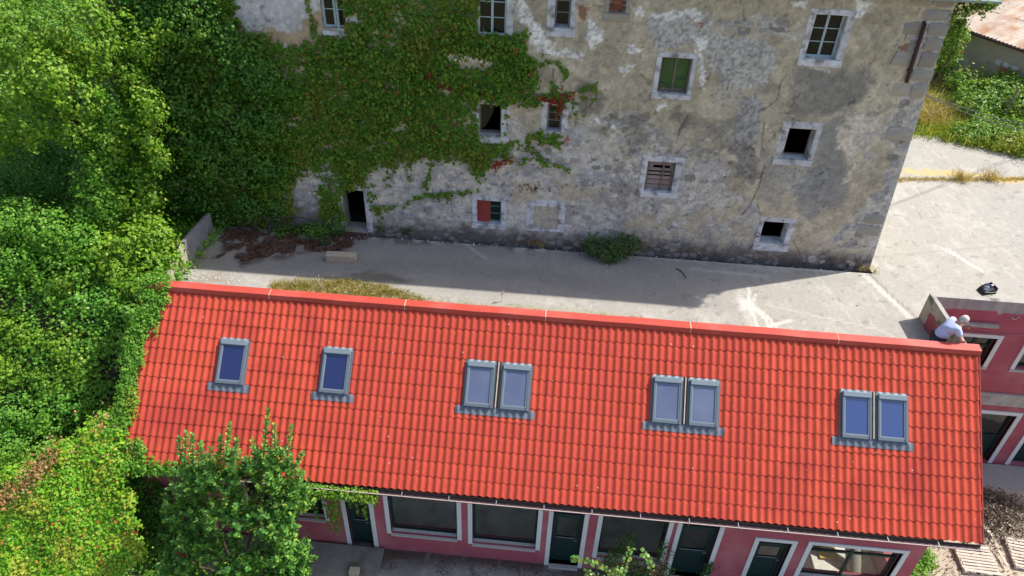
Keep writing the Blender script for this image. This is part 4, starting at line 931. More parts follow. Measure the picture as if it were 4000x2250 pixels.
# ================================================================== terrace building on the right and its parapets
YP = 2.3
terr = thing('terrace_building', 'pink two storey building below the concrete yard with a grey topped parapet', 'building', (3, YP, ZF))
TO = {'wa': (1.13, 2.08, -2.25, -1.2), 'wb': (2.97, 3.9, -2.25, -1.2), 'wc': (4.7, 5.6, -2.25, -1.2), 'd0': (1.2, 2.2, ZF+.05, -4.12), 'd1': (2.78, 3.88, ZF+.05, -4.12), 'd2': (4.55, 5.6, ZF+.05, -4.12)}
def terr_wall():
    cuts = sorted(set([-.13, 9.0]+[v for o in TO.values() for v in o[:2]])); mb = MB()
    for a, b in zip(cuts[:-1], cuts[1:]):
        m = (a+b)/2; zz = [ZF-.1]
        for o in sorted((o for o in TO.values() if o[0] < m < o[1]), key=lambda o: o[2]): zz += [o[2], o[3]]
        zz.append(-.95)
        for z0, z1 in zip(zz[::2], zz[1::2]): mb.box(a, b, YP+.05, YP+.3, z0, z1)
    obj('wall', mb, M['pink'], terr)
    # parapet: painted in two coats with a ragged grey top, coloured per vertex (real paint edge)
    xs = np.arange(-.13, 9.01, .03); zs = np.linspace(-.97, .1, 40); X, Z = np.meshgrid(xs, zs, indexing='ij'); X, Z = X.ravel(), Z.ravel()
    edge = -.26+.1*(fbm(X, X*0, .7, 3)-.5)*2+.03*noise(X, Z, .06, 4)-.1*np.exp(-((X-1.72)/.09)**2)+.04*np.sin(X*2.4)
    n = fbm(X, Z, .4, 6, 4); st = noise(X, Z*0, .12, 9)
    pinkc = np.array((.36, .085, .11))*(.85+.3*n[:, None]); grey = np.array((.33, .3, .29))*(.65+.4*n[:, None]+.35*st[:, None])
    w = sstep(-.012, .012, Z-edge)[:, None]; c = pinkc*(1-w)+grey*w
    lw = sstep(-.93, -.97, Z+.03*n)[:, None]; c = c*(1-lw)+np.array((.4, .3, .28))*lw
    me = np_mesh('parapet', np.stack([X, np.full_like(X, YP)-.006*n, Z], -1), grid_quads(len(xs), len(zs))[:, ::-1], c, True, root_loc(terr)); me.materials.append(M['ground'])
    par = obj('parapet', me, None, terr)
    mb = MB(); mb.box(-.13, 9, YP+.002, YP+.14, -.97, .1); obj('parapet', mb, M['concrete'], terr)
    mb = MB(); mb.tube([(2.08+.2*t, YP-.012, -.36-.1*math.sin(math.pi*min(1, .08+t*.92))+.02*t) for t in np.linspace(0, 1, 9)], .013, 5)
    for x in (2.16, 2.23): mb.tube([(x-.012, YP-.012, -.285), (x+.012, YP-.012, -.283)], .009, 5)
    obj('chalk_smile', mb, M['chalk'], par)
    mb = MB(); mb.box(-.1, 9, YP-.03, YP+.05, -1.01, -.972); obj('string_course', mb, M['pink'], terr)
    mb = MB(); mb.box(-.12, 1.83, YP-.12, YP+.0, -.75, -.66); obj('ledge', mb, M['concrete'], terr, bevel=.01)
    mb = MB(); mb.box(2.6, 9, YP-.02, YP+.05, -3.72, -3.26); obj('band', mb, M['concrete'], terr)
    mb = MB(); mb.box(-.12, 2.6, YP-.02, YP+.05, -3.72, -3.26); obj('band', mb, M['concrete'], terr)
    mb = MB()
    for k, (a, b) in TO.items() if False else []: pass
    mb.box(-.1, 9, YP+1.4, YP+1.5, ZF, -1.0); mb.box(-.1, 9, YP+.3, YP+1.4, -3.5, -3.4); obj('interior', mb, M['floor'], terr)
    for k, (x0, x1, z0, z1) in TO.items():
        isd = k[0] == 'd'; tw = .12 if not isd else .13; y = YP+.17
        mb = MB(); fw = .08; mb.box(x0, x0+fw, y, y+.06, z0, z1); mb.box(x1-fw, x1, y, y+.06, z0, z1); mb.box(x0+fw, x1-fw, y, y+.06, z1-fw, z1); mb.box(x0+fw, x1-fw, y, y+.06, z0, z0+fw)
        zz = z0+(z1-z0)*(.62 if not isd else .5); xm = (x0+x1)/2
        mb.box(x0+fw, x1-fw, y+.003, y+.057, zz-.04, zz+.04)
        if not isd: mb.box(xm-.05, xm+.05, y+.004, y+.055, z0+fw, zz-.04); mb.box(xm-.05, xm+.05, y+.004, y+.055, zz+.04, z1-fw)
        else:
            mb.box(x0+fw, x1-fw, y+.02, y+.04, z0+fw, zz-.04)
        w = obj('door' if isd else 'window', mb, M['dkgreen'], terr)
        mb = MB(); mb.box(x0+fw, x1-fw, y+.026, y+.03, zz+.04 if isd else z0+fw, z1-fw); obj('pane', mb, M['shopglass'], w)
        for nm, q in (('jamb', (x0-tw, x0, z0-.03, z1+tw)), ('jamb', (x1, x1+tw, z0-.03, z1+tw)), ('lintel', (x0, x1, z1, z1+tw))):
            mb = MB(); mb.box(q[0], q[1], YP+.012, YP+.14, q[2], q[3]); obj(nm, mb, M['white'], w)
        if not isd: mb = MB(); mb.box(x0-tw, x1+tw, YP-.01, YP+.16, z0-.1, z0-.032); obj('sill', mb, M['sill'], w)
terr_wall()
side = thing('parapet_wall', 'thin parapet wall with bare concrete top the man leans over', 'wall', (-.19, 1.2, ZC))
def thin_wall():
    ys = np.arange(.2, 2.43, .03); zs = np.linspace(ZC-.02, .107, 30); Y, Z = np.meshgrid(ys, zs, indexing='ij'); Y, Z = Y.ravel(), Z.ravel()
    n = fbm(Y, Z, .35, 16, 4); edge = -.35+.55*np.clip(1.6-Y, 0, 1.4)*0+.12*np.sin(Y*4+.5)+.2*(n-.5)+np.where(Y > 2.05, -.45, 0)+.12*(2.0-Y)*0
    pinkc = np.array((.36, .085, .1))*(.85+.3*n[:, None]); grey = np.array((.42, .37, .27))*(.7+.6*n[:, None])
    dark = sstep(.6, .72, fbm(Y, Z, .25, 18, 4))[:, None]; grey = grey*(1-.55*dark)
    w = sstep(-.02, .02, Z-edge)[:, None]; c = pinkc*(1-w)+grey*w
    me = np_mesh('face', np.stack([np.full_like(Y, -.252)-.008*n, Y, Z], -1), grid_quads(len(ys), len(zs)), c, True, root_loc(side)); me.materials.append(M['ground']); obj('face', me, None, side)
    mb = MB(); mb.box(-.25, -.13, .2, 2.298, ZF, .095); mb.box(-.25, -.132, 2.298, 2.44, ZC-.05, .095); core = obj('core', mb, M['pink'], side)
    mb = MB(); ysx = np.linspace(.2, 2.44, 40)
    V = []
    for y in ysx:
        a, b = -.256+random.uniform(-.006, .006), -.124+random.uniform(-.008, .006)
        V += [(a, y, .09), (a+.008, y, .106+random.uniform(-.004, .006)), (b-.008, y, .106+random.uniform(-.004, .006)), (b, y, .088)]
    mb.add(V, [(4*i+j, 4*i+4+j, 4*i+5+j, 4*i+1+j) for i in range(39) for j in range(3)]+[(0, 1, 2, 3), (159, 158, 157, 156)]); obj('coping', mb, M['concrete'], side)
thin_wall()
# ================================================================== the man at the parapet
def skin_obj(name, verts, edges, radii, material, parent, sub=2, label=None):
    me = bpy.data.meshes.new(name); off = root_loc(parent)
    me.from_pydata([tuple(Vector(v)-off) for v in verts], edges, [])
    o = bpy.data.objects.new(name, me); COL.objects.link(o)
    m = o.modifiers.new('skin', 'SKIN'); m.use_smooth_shade = True
    for i, r in enumerate(radii):
        sv = me.skin_vertices[0].data[i]; sv.radius = r if hasattr(r, '__len__') else (r, r); sv.use_root = (i == 0)
    s = o.modifiers.new('sub', 'SUBSURF'); s.levels = sub; s.render_levels = sub
    dg = bpy.context.evaluated_depsgraph_get(); me2 = bpy.data.meshes.new_from_object(o.evaluated_get(dg))
    bpy.data.objects.remove(o); bpy.data.meshes.remove(me)
    me2.name = name; me2.materials.clear(); me2.materials.append(material)
    for p in me2.polygons: p.use_smooth = True
    o = bpy.data.objects.new(name, me2); COL.objects.link(o); o.parent = parent; set_props(o, label); return o
def blob(mb, c, r, n=12, m=8, ax=None):
    c = np.array(c, float); r = np.array(r, float); A = np.eye(3) if ax is None else np.array(ax, float)
    V = [c+A.T@(r*np.array((math.sin(math.pi*j/m)*math.cos(2*math.pi*i/n), math.sin(math.pi*j/m)*math.sin(2*math.pi*i/n), math.cos(math.pi*j/m)))) for j in range(m+1) for i in range(n)]
    mb.add(V, [(j*n+i, (j+1)*n+i, (j+1)*n+(i+1) % n, j*n+(i+1) % n) for j in range(m) for i in range(n)], True)
man = thing('person', 'man in pale blue polo shirt and cream cap leaning over the parapet', 'person', (-.68, .5, ZC))
pel, wai, che, nec, hd = (-.70, .50, .13), (-.62, .50, .29), (-.50, .50, .47), (-.40, .51, .59), (-.33, .52, .66)
rs, re_, rw, rh = (-.45, .30, .53), (-.33, .22, .29), (-.17, .33, .17), (-.12, .37, .13)
ls, le, lw_, lh = (-.42, .71, .54), (-.24, .77, .33), (-.12, .66, .40), (-.09, .62, .42)
rk, ra, rt = (-.60, .42, -.28), (-.72, .40, -.68), (-.56, .38, -.72)
lk, la, lt = (-.58, .60, -.28), (-.68, .61, -.68), (-.52, .61, -.72)
rhip, lhip = (-.69, .41, .06), (-.69, .59, .06)
V = [pel, wai, che, nec, hd, rs, re_, rw, ls, le, lw_, rhip, rk, ra, rt, lhip, lk, la, lt]
E_ = [(0, 1), (1, 2), (2, 3), (3, 4), (2, 5), (5, 6), (6, 7), (2, 8), (8, 9), (9, 10), (0, 11), (11, 12), (12, 13), (13, 14), (0, 15), (15, 16), (16, 17), (17, 18)]
R = [(.13, .15), (.13, .15), (.13, .16), .055, .06, .055, .042, .03, .055, .042, .03, .085, .06, .045, .04, .085, .06, .045, .04]
body = skin_obj('body', V, E_, R, M['skin'], man)
# head with face, looking down to the right
fwd = np.array((.62, .08, -.78)); fwd /= np.linalg.norm(fwd); upv = np.array((.74, .05, .6)); upv -= fwd*(upv@fwd); upv /= np.linalg.norm(upv); lat = np.cross(upv, fwd)
hc = np.array((-.29, .525, .70)); ax = np.stack([lat, fwd, upv])
mb = MB(); blob(mb, hc, (.078, .095, .115), 16, 12, ax); blob(mb, hc+fwd*.095-upv*.01, (.014, .022, .026), 8, 6, ax)
for s in (-1, 1): blob(mb, hc+lat*s*.078-upv*.005, (.012, .024, .034), 8, 6, ax)
blob(mb, hc+fwd*.06-upv*.08, (.045, .04, .04), 10, 6, ax)
obj('head', mb, M['skin'], man)
mb = MB()
for s in (-1, 1): blob(mb, hc+fwd*.083+lat*s*.032+upv*.02, (.012, .008, .008), 8, 5, ax)
blob(mb, hc+fwd*.088-upv*.055, (.024, .008, .006), 8, 5, ax); obj('face_feature', mb, M['black'], man)
mb = MB(); blob(mb, hc-fwd*.018-upv*.005, (.082, .09, .1), 14, 10, ax); obj('hair', mb, M['hairgrey'], man)
mb = MB(); blob(mb, hc+upv*.035-fwd*.004, (.09, .104, .092), 16, 10, ax)
br = [hc+upv*.045+fwd*(.09+.075*math.cos(a))+lat*.082*math.sin(a) for a in np.linspace(-1.5, 1.5, 9)]
mb.prism(br, tuple(upv*.008)); blob(mb, hc+upv*.125, (.01, .01, .008), 6, 4, ax); obj('cap', mb, M['cap_cloth'], man)
# shirt, trousers, shoes
sv = [(-.715, .50, .10), wai, (-.55, .50, .40), (-.475, .50, .50), (-.42, .51, .565), rs, tuple(np.array(rs)*.35+np.array(re_)*.65), ls, tuple(np.array(ls)*.35+np.array(le)*.65)]
skin_obj('shirt', sv, [(0, 1), (1, 2), (2, 3), (3, 4), (3, 5), (5, 6), (3, 7), (7, 8)], [(.165, .19), (.16, .185), (.155, .19), (.13, .17), .075, .088, .078, .088, .078], M['shirt'], man)
skin_obj('trousers', [(-.70, .5, .10), rhip, rk, tuple(np.array(ra)+np.array((0, 0, .03))), lhip, lk, tuple(np.array(la)+np.array((0, 0, .03)))], [(0, 1), (1, 2), (2, 3), (0, 4), (4, 5), (5, 6)], [(.13, .155), .105, .078, .065, .105, .078, .065], M['trousers'], man)
mb = MB()
for a, t in ((ra, rt), (la, lt)): blob(mb, (np.array(a)+np.array(t))/2+np.array((.0, 0, -.01)), (.14, .05, .045), 12, 8)
obj('shoes', mb, M['black'], man)
def hand(base, direction, palm_up, name):
    d = np.array(direction, float); d /= np.linalg.norm(d); n = np.array(palm_up, float); n -= d*(n@d); n /= np.linalg.norm(n); s = np.cross(d, n); b = np.array(base, float)
    vs = [b, b+d*.05]; es = [(0, 1)]; rr = [(.022, .026), (.018, .036)]
    for k, (off, ln) in enumerate(((-.03, .07), (-.01, .08), (.01, .076), (.03, .06))):
        p0 = b+d*.075+s*off; p1 = p0+d*ln*.5-n*.012; p2 = p1+d*ln*.3-n*.03; i = len(vs); vs += [p0, p1, p2]; es += [(1, i), (i, i+1), (i+1, i+2)]; rr += [.0095, .009, .008]
    p0 = b+d*.03-s*.04; p1 = p0+d*.035-s*.012-n*.015; i = len(vs); vs += [p0, p1]; es += [(0, i), (i, i+1)]; rr += [.011, .009]
    skin_obj(name, [tuple(v) for v in vs], es, rr, M['skin'], man, 1)
hand(rw, (.5, .35, -.35), (0, 0, 1), 'hand'); hand(lw_, (.6, -.5, .25), (-.5, -.2, .8), 'hand')
mb = MB(); mb.obox((-.065, .60, .455), (.8, -.5, .2), (.5, .8, 0), (-.2, .1, .95), .07, .036, .005); ph = obj('phone', mb, M['black']); set_props(ph, 'small dark phone held in the leaning man\'s hand', 'phone')

man.location.x -= .07; ph.location.x -= .07
# ================================================================== small things in the concrete yard
bag = thing('bag', 'open black bag lying on the concrete behind the parapet', 'bag', tuple(hz(3862, 1148, ZC)))
def build_bag():
    c = np.array(hz(3852, 1140, ZC)); f = np.array(hz(3892, 1139, ZC))-np.array(hz(3810, 1156, ZC)); f[2] = 0; f /= np.linalg.norm(f); s = np.array((-f[1], f[0], 0))
    mb = MB(); prof_ = [(-.27, -.13, 0), (.2, -.17, 0), (.25, .15, 0), (-.22, .17, 0)]; top = [(-.22, -.11, .1), (.2, -.15, .2), (.24, .14, .22), (-.12, .16, .15)]
    P = lambda q: c+f*q[0]+s*q[1]+np.array((0, 0, q[2]))
    mb.add([P(q) for q in prof_+top], [(0, 1, 5, 4), (1, 2, 6, 5), (2, 3, 7, 6), (3, 0, 4, 7), (3, 2, 1, 0)])
    inn = [(-.17, -.08, .12), (.17, -.12, .14), (.2, .11, .15), (-.09, .12, .12)]
    mb.add([P(q) for q in top+inn], [(0, 1, 5, 4), (1, 2, 6, 5), (2, 3, 7, 6), (3, 0, 4, 7), (4, 5, 6, 7)]); obj('body', mb, M['black'], bag, bevel=.012)
    mb = MB(); blob(mb, P((-.05, .02, .16)), (.1, .07, .05), 10, 6); blob(mb, P((-.12, -.04, .13)), (.08, .05, .04), 10, 6); o = obj('cloth', mb, M['greycloth'])
    set_props(o, 'slate grey cloth crumpled inside the open black bag', 'cloth')
    mb = MB(); mb.obox(P((.03, .08, .19)), f, s, (0, 0, 1), .06, .06, .03); o = obj('pouch', mb, M['navy'], bevel=.015); set_props(o, 'navy blue pouch inside the open black bag', 'pouch')
    mb = MB(); blob(mb, P((.15, .02, .2)), (.045, .04, .03), 10, 6); o = obj('cup', mb, M['ceramic']); set_props(o, 'small white round cup lying in the black bag', 'cup')
    mb = MB(); mb.tube([P((-.2, -.12, .11)), P((-.05, -.19, .12)), P((.12, -.2, .12)), P((.2, -.16, .2))], .008, 6); obj('strap', mb, M['zinc'], bag)
build_bag()
a, b = np.array(hz(1274, 1024, ZC)), np.array(hz(1388, 1030, ZC)); f = (b-a); L_ = np.linalg.norm(f); f /= L_; s = np.array((-f[1], f[0], 0))
mb = MB(); mb.obox(a+f*L_/2+s*.13+np.array((0, 0, .12)), f, s, (0, 0, 1), L_/2, .13, .12); o = obj('beam', mb, M['block'], bevel=.012); set_props(o, 'short weathered grey beam lying on the shaded concrete', 'beam')
M['panelgrey'] = mat('grey rendered panel', (.24, .235, .25), .9, noise_amt=.2, noise_scale=3, bump=.3, stain=((.14, .13, .14), 1.5, .52, .7))
# low concrete wall panel at the left end
pw = thing('low_wall', 'low grey concrete wall end between the yard and the bushes', 'wall', (-21.4, 3.2, ZC))
mb = MB(); T = [(-21.33, 2.22, .1), (-21.33, 2.7, .11), (-21.34, 3.4, .07), (-21.35, 3.98, .04)]; n = len(T)
V = [(x, y, ZC-.05) for x, y, z in T]+T+[(x-.12, y, ZC-.05) for x, y, z in T]+[(x-.12, y, z-.02) for x, y, z in T]
mb.add(V, [(i, i+1, n+i+1, n+i) for i in range(n-1)]+[(n+i, n+i+1, 3*n+i+1, 3*n+i) for i in range(n-1)]+[(2*n+i+1, 2*n+i, 3*n+i, 3*n+i+1) for i in range(n-1)]+[(0, n, 3*n, 2*n), (n-1, 3*n-1, 4*n-1, 2*n-1)])
obj('panel', mb, M['panelgrey'], pw, bevel=.01)
mb = MB(); mb.prism([(-21.34, 2.2, ZC), (-21.34, 2.2, .02), (-21.36, 1.3, -.3), (-21.36, .9, -.62), (-21.36, .9, ZC)], (-.12, 0, 0)); obj('rail', mb, M['brickplaster'] if 'brickplaster' in M else M['farwall'], pw)
# stick, cable and post, wires
P = [hz(2640, 1048, ZC+.02), hz(2655, 1055, ZC+.02), hz(2672, 1070, ZC+.02), hz(2680, 1090, ZC+.02)]
mb = MB(); mb.tube(P, [.014, .016, .014, .01], 6); o = obj('stick', mb, M['twig']); set_props(o, 'thin bent dark stick on the shaded concrete', 'stick')
for k, (p0, p1, sag) in enumerate((((3624, 392), (4000, 488), .25), ((3626, 396), (4000, 512), .45))):
    A = at(*p0, 6.2); A[0] = -.95; A = np.array((-.9, 6.2, at(3626, 394, 5.4)[2])); B = at(p1[0]+60, p1[1]+15, 14.0)
    mb = MB(); mb.tube([A+(B-A)*t-np.array((0, 0, sag*4*t*(1-t)))*.3 for t in np.linspace(0, 1, 14)], .014, 5); o = obj('wire', mb, M['cable'])
    set_props(o, ('upper' if k == 0 else 'lower')+' dark wire strung from the old house over the meadow', 'wire', 'wires over the meadow')
P = hz(3906, 492, -.5); mb = MB(); mb.tube([P, P+np.array((.0, 0, .9)), P+np.array((.06, .02, 1.7))], .045, 8); mb.tube([P+np.array((-.3, .1, 1.0)), P+np.array((.02, 0, 1.15))], .03, 6); o = obj('post', mb, M['oldwood']); set_props(o, 'thin grey wooden post standing in the green bushes', 'post')

# ================================================================== rusty roofed building at the back right
far = thing('shed', 'plastered outbuilding with a rusty corrugated sheet roof', 'building', (9, 20.5, ZC))
ZS = 2.0
A = np.array(hz(3722, 98, ZS)); B = np.array(hz(4000, 194, ZS)); e = (B-A); e[2] = 0; Ls = np.linalg.norm(e); e /= Ls; nrm = np.array((-e[1], e[0], 0)); nrm = nrm if nrm[0] > 0 else -nrm
A0 = A-e*.0; Lw = Ls+7
mb = MB(); a0 = A0+nrm*.3+e*.15; mb.prism([a0+np.array((0, 0, -ZS-1.2)), a0+e*Lw+np.array((0, 0, -ZS-1.2)), a0+e*Lw, a0], tuple(nrm*.35))
mb.prism([a0+np.array((0, 0, -ZS-1.2)), a0, a0+nrm*4+np.array((0, 0, 1.2)), a0+nrm*8, a0+nrm*8+np.array((0, 0, -ZS-1.2))], tuple(e*.3)); obj('wall', mb, M['farwall'], far)
mb = MB(); c = a0+e*(Ls-.75)-nrm*.0; mb.obox(c+np.array((0, 0, -1.3)), e, nrm, (0, 0, 1), .3, .03, .26); o = obj('vent', mb, M['brick'], far); mb = MB(); mb.obox(c+np.array((0, 0, -.93)), e, nrm, (0, 0, 1), .6, .025, .1); obj('lintel', mb, M['trimstone'], far)
slp = math.tan(math.radians(17)); wsh = .8
rf = MB(); rf.prism([A0+np.array((0, 0, -.06)), A0+e*Lw+np.array((0, 0, -.06)), A0+e*Lw+np.array((0, 0, -.02)), A0+np.array((0, 0, -.02))], tuple(nrm*6+np.array((0, 0, 6*slp)))); rfo = obj('roof', rf, M['oldwood'], far)
for k in range(int(Lw/wsh)):
    for j in range(3):
        mb = MB(); xs_ = np.linspace(k*wsh-.02, (k+1)*wsh+.02, 17); V = []
        for x in xs_:
            for s in (j*1.9-.05, (j+1)*1.9+.02): V.append(A0+e*x+nrm*s+np.array((0, 0, s*slp+.03+.018*math.cos(x/.2*6.283)+(.012 if s < j*1.9 else 0)+.004*((k*3+j) % 4))))
        mb.add(V, [(2*i, 2*i+1, 2*i+3, 2*i+2) for i in range(16)], True); obj('roof_sheet', mb, M['rust'], rfo)
mb = MB(); mb.tube([A0-nrm*.06+np.array((0, 0, -.05)), A0+e*Lw-nrm*.06+np.array((0, 0, -.05))], .06, 8); obj('gutter', mb, M['pipe'], far)

# ================================================================== front yard: pallets, box
def pallet(c, ax, lab, nslat=9, L=1.2, W=.85):
    ax = np.array(ax, float); ax /= np.linalg.norm(ax); ay = np.array((-ax[1], ax[0], 0)); c = np.array(c, float)
    t = thing('pallet', lab, 'pallet', tuple(c), 'pallets in the front yard'); z = np.array((0, 0, 1.))
    for k in range(nslat):
        s = -W/2+.05+(W-.1)*k/(nslat-1); mb = MB(); j = random.uniform(-.03, .03)
        mb.obox(c+ay*s+z*.135+ax*j, ax+ay*random.uniform(-.02, .02), ay, z, L/2*random.uniform(.94, 1), .036+random.uniform(-.004, .004), .011); obj('slat', mb, M['pallet'], t)
    for s in (-L/2+.06, 0, L/2-.06): mb = MB(); mb.obox(c+ax*s+z*.085, ax, ay, z, .05, W/2, .038); obj('runner', mb, M['pallet'], t)
    for s in (-W/2+.06, 0, W/2-.06): mb = MB(); mb.obox(c+ay*s+z*.022, ax, ay, z, L/2, .05, .012); obj('bottom_board', mb, M['pallet'], t)
pc = (np.array(hz(3718, 2138, ZF))+np.array(hz(3862, 2155, ZF))+np.array(hz(3904, 2248, ZF))+np.array(hz(3745, 2238, ZF)))/4
pallet(pc, np.array(hz(3862, 2155, ZF))-np.array(hz(3718, 2138, ZF)), 'bleached wooden pallet lying flat just past the gutter end', 9, 1.0, .9)
pallet(np.array(hz(4025, 2180, ZF)), (.95, -.12, 0), 'bleached wooden pallet cut off by the right edge of the photo', 9, 1.2, 1.0)
P = hz(1385, 2240, ZF+.14); mb = MB(); mb.box(P[0]-.13, P[0]+.13, P[1]-.1, P[1]+.1, ZF+.14, ZF+.3); o = obj('wooden_box', mb, M['block'], bevel=.008); set_props(o, 'small brown wooden box on the raised slab below the shrub', 'box')
K_ = [np.array(hz(q[0], q[1], ZF+.16)) for q in ((478, 2222), (512, 2168), (560, 2105), (585, 2092), (545, 2150), (505, 2222))]
mb = MB(); mb.prism(K_[::-1], (0, 0, -.3)); o = obj('kerb_stone', mb, M['trimstone'], bevel=.02); set_props(o, 'pale broken kerb stone between the yellow vine and the tall shrub', 'kerb')
# ================================================================== foliage
def unit(n): return n/(np.linalg.norm(n, axis=1, keepdims=True)+1e-9)
def leaf_mesh(name, P, Nrm, size, shape=4, droop=.0, aspect=.75, dirs=None, fold=.22, off=(0, 0, 0)):
    """one small folded leaf per point; shape 4 = one folded quad, 6 = rounder two quad leaf"""
    P = np.asarray(P, float); n = len(P); Nrm = unit(np.asarray(Nrm, float)); size = np.broadcast_to(size, (n,))[:, None]
    if dirs is None: dirs = RNG.normal(size=(n, 3)); dirs[:, 2] -= droop
    d = dirs-Nrm*(dirs*Nrm).sum(1, keepdims=True); d = unit(d); s = np.cross(d, Nrm)
    if shape == 4:
        V = np.stack([P-d*size*.5, P+s*size*aspect*.5-Nrm*size*fold*.5, P+d*size*.5, P-s*size*aspect*.5-Nrm*size*fold*.5], 1).reshape(-1, 3)
        Q = np.arange(n*4).reshape(n, 4)
    else:
        a = aspect*.5; V = np.stack([P-d*size*.5, P-d*size*.18+s*size*a-Nrm*size*fold*.4, P+d*size*.22+s*size*a*.9-Nrm*size*fold*.45, P+d*size*.5-Nrm*size*.1,
                      P+d*size*.22-s*size*a*.9-Nrm*size*fold*.45, P-d*size*.18-s*size*a-Nrm*size*fold*.4], 1).reshape(-1, 3)
        b = np.arange(n)[:, None]*6; Q = np.concatenate([b+np.array([[0, 1, 2, 3]]), b+np.array([[0, 3, 4, 5]])])
    return np_mesh(name, V, Q, None, False, off)
def clumps(C, CN, per, rad, lift=.4, flat=.6):
    """leaves scattered round clump centres C with outward normals CN"""
    n = len(C); per = int(per); k = np.repeat(np.arange(n), per)
    r = np.broadcast_to(rad, (n,))[k][:, None]
    off = RNG.normal(size=(len(k), 3)); nn = CN[k]
    along = (off*nn).sum(1, keepdims=True); off = off-nn*along*(1-flat)
    P = C[k]+off*r*.55
    N = unit(nn*.9+off*.45+RNG.normal(size=off.shape)*.38+np.array((.15, .05, lift)))
    return P, N
def blob_surface(blobs, dens, seed=0, zmin=None, hem=True):
    """clump centres on the outside of a union of noisy ellipsoids (cx,cy,cz,rx,ry,rz)"""
    B = np.array(blobs, float); out = []; outn = []
    for i, b in enumerate(B):
        area = 4*math.pi*((b[3]*b[4])**1.6/3+(b[3]*b[5])**1.6/3+(b[4]*b[5])**1.6/3)**(1/1.6); n = int(area*dens)
        n = max(n, 24); d = unit(RNG.normal(size=(n, 3)))
        f = 1+.34*(fbm(d[:, 0]*2+i*7+seed, d[:, 1]*2+d[:, 2]*2, .55, 5+i)-.5)*2*.6+RNG.uniform(-.12, .04, n)
        P = b[:3]+d*b[3:]*f[:, None]; Nn = unit(d/b[3:])
        keep = np.ones(n, bool)
        for j, c in enumerate(B):
            if j != i: keep &= ((((P-c[:3])/c[3:])**2).sum(1) > .72)
        toc = CAM-P; vis = (Nn*unit(toc)).sum(1) > -.45
        keep &= vis
        if zmin is not None: keep &= P[:, 2] > zmin(P) if callable(zmin) else P[:, 2] > zmin
        out.append(P[keep]); outn.append(Nn[keep])
    return np.concatenate(out), np.concatenate(outn)
def plant(name, label, cat, blobs, mt, dens=16, per=22, rad=.22, size=.1, trunk=None, seed=0, group=None, shape=4, zmin=None, lift=.4, droop=.4, trunkr=.09, extra=None):
    B = np.array(blobs, float); base = trunk if trunk is not None else (B[:, 0].mean(), B[:, 1].mean(), (B[:, 2]-B[:, 5]).min())
    t = thing(name, label, cat, tuple(base), group)
    C, N = blob_surface(blobs, dens, seed, zmin)
    P, L = clumps(C, N, per, rad*RNG.uniform(.45, 1.9, len(C)), lift)
    # long loose sprays breaking the outline
    ks = RNG.choice(len(C), max(1, min(len(C), max(3, int(len(C)*.10)))), replace=False); dd = unit(N[ks]*.7+np.array((0, 0, .55))+RNG.normal(size=(len(ks), 3))*.35); ln = rad*RNG.uniform(1.2, 3.4, len(ks)); m = 20
    tt = np.tile(np.linspace(.05, 1, m), len(ks)); kk = np.repeat(np.arange(len(ks)), m)
    PS = C[ks][kk]+dd[kk]*(ln[kk]*tt)[:, None]+np.array((0, 0, -1.))*(ln[kk]*tt**2*.35)[:, None]+RNG.normal(size=(len(kk), 3))*size*.45
    P = np.concatenate([P, PS]); L = np.concatenate([L, unit(RNG.normal(size=PS.shape)*.5+np.array((0, -.25, .8)))])
    # a looser inner layer so gaps show more leaves, not a hollow
    npp = len(N)*per; k = np.nonzero(RNG.random(npp) < .22)[0]; P2 = P[k]-np.repeat(N, per, 0)[k]*RNG.uniform(.1, .4, (len(k), 1)); P = np.concatenate([P, P2]); L = np.concatenate([L, L[k]])
    if extra is not None: P = np.concatenate([P, extra[0]]); L = np.concatenate([L, extra[1]])
    me = leaf_mesh('crown', P, L, size*RNG.uniform(.6, 1.25, len(P)), shape, droop, .8, off=root_loc(t)); me.materials.append(M[mt]); obj('crown', me, None, t)
    mb = MB(); b0 = np.array(base, float); top = B[B[:, 2].argmax()][:3]
    mb.tube([b0-np.array((0, 0, .3)), b0*.6+top*.4+np.array((.05, .04, 0)), b0*.25+top*.75], [trunkr, trunkr*.7, trunkr*.35], 8)
    for b in B[:7]:
        s0 = b0*.5+top*.5; mb.tube([s0, (s0+b[:3])/2+np.array((0, 0, .12)), b[:3]], [trunkr*.45, trunkr*.3, trunkr*.12], 6)
    obj('trunk', mb, M['bark'], t); return t
def bl(px, py, Y, rx, ry=None, rz=None):
    P = at(px, py, Y); return (*P, rx, ry or rx, rz or rx)

# ---- dark growth in the shadow of the old house
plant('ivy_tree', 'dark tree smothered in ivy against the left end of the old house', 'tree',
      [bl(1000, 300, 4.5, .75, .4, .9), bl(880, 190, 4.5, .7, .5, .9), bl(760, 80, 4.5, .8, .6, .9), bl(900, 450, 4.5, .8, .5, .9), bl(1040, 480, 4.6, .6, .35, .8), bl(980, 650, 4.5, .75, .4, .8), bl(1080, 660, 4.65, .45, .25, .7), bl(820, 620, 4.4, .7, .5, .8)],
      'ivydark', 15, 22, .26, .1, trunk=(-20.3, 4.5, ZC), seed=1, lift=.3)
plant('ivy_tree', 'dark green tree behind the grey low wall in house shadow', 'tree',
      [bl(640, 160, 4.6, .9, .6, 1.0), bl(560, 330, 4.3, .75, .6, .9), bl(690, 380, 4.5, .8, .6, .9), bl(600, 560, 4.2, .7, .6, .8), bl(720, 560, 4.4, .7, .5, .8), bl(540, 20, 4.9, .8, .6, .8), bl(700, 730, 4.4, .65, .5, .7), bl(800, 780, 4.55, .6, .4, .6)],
      'ivydark', 14, 22, .28, .105, trunk=(-21.8, 4.5, ZC), seed=2, lift=.3)
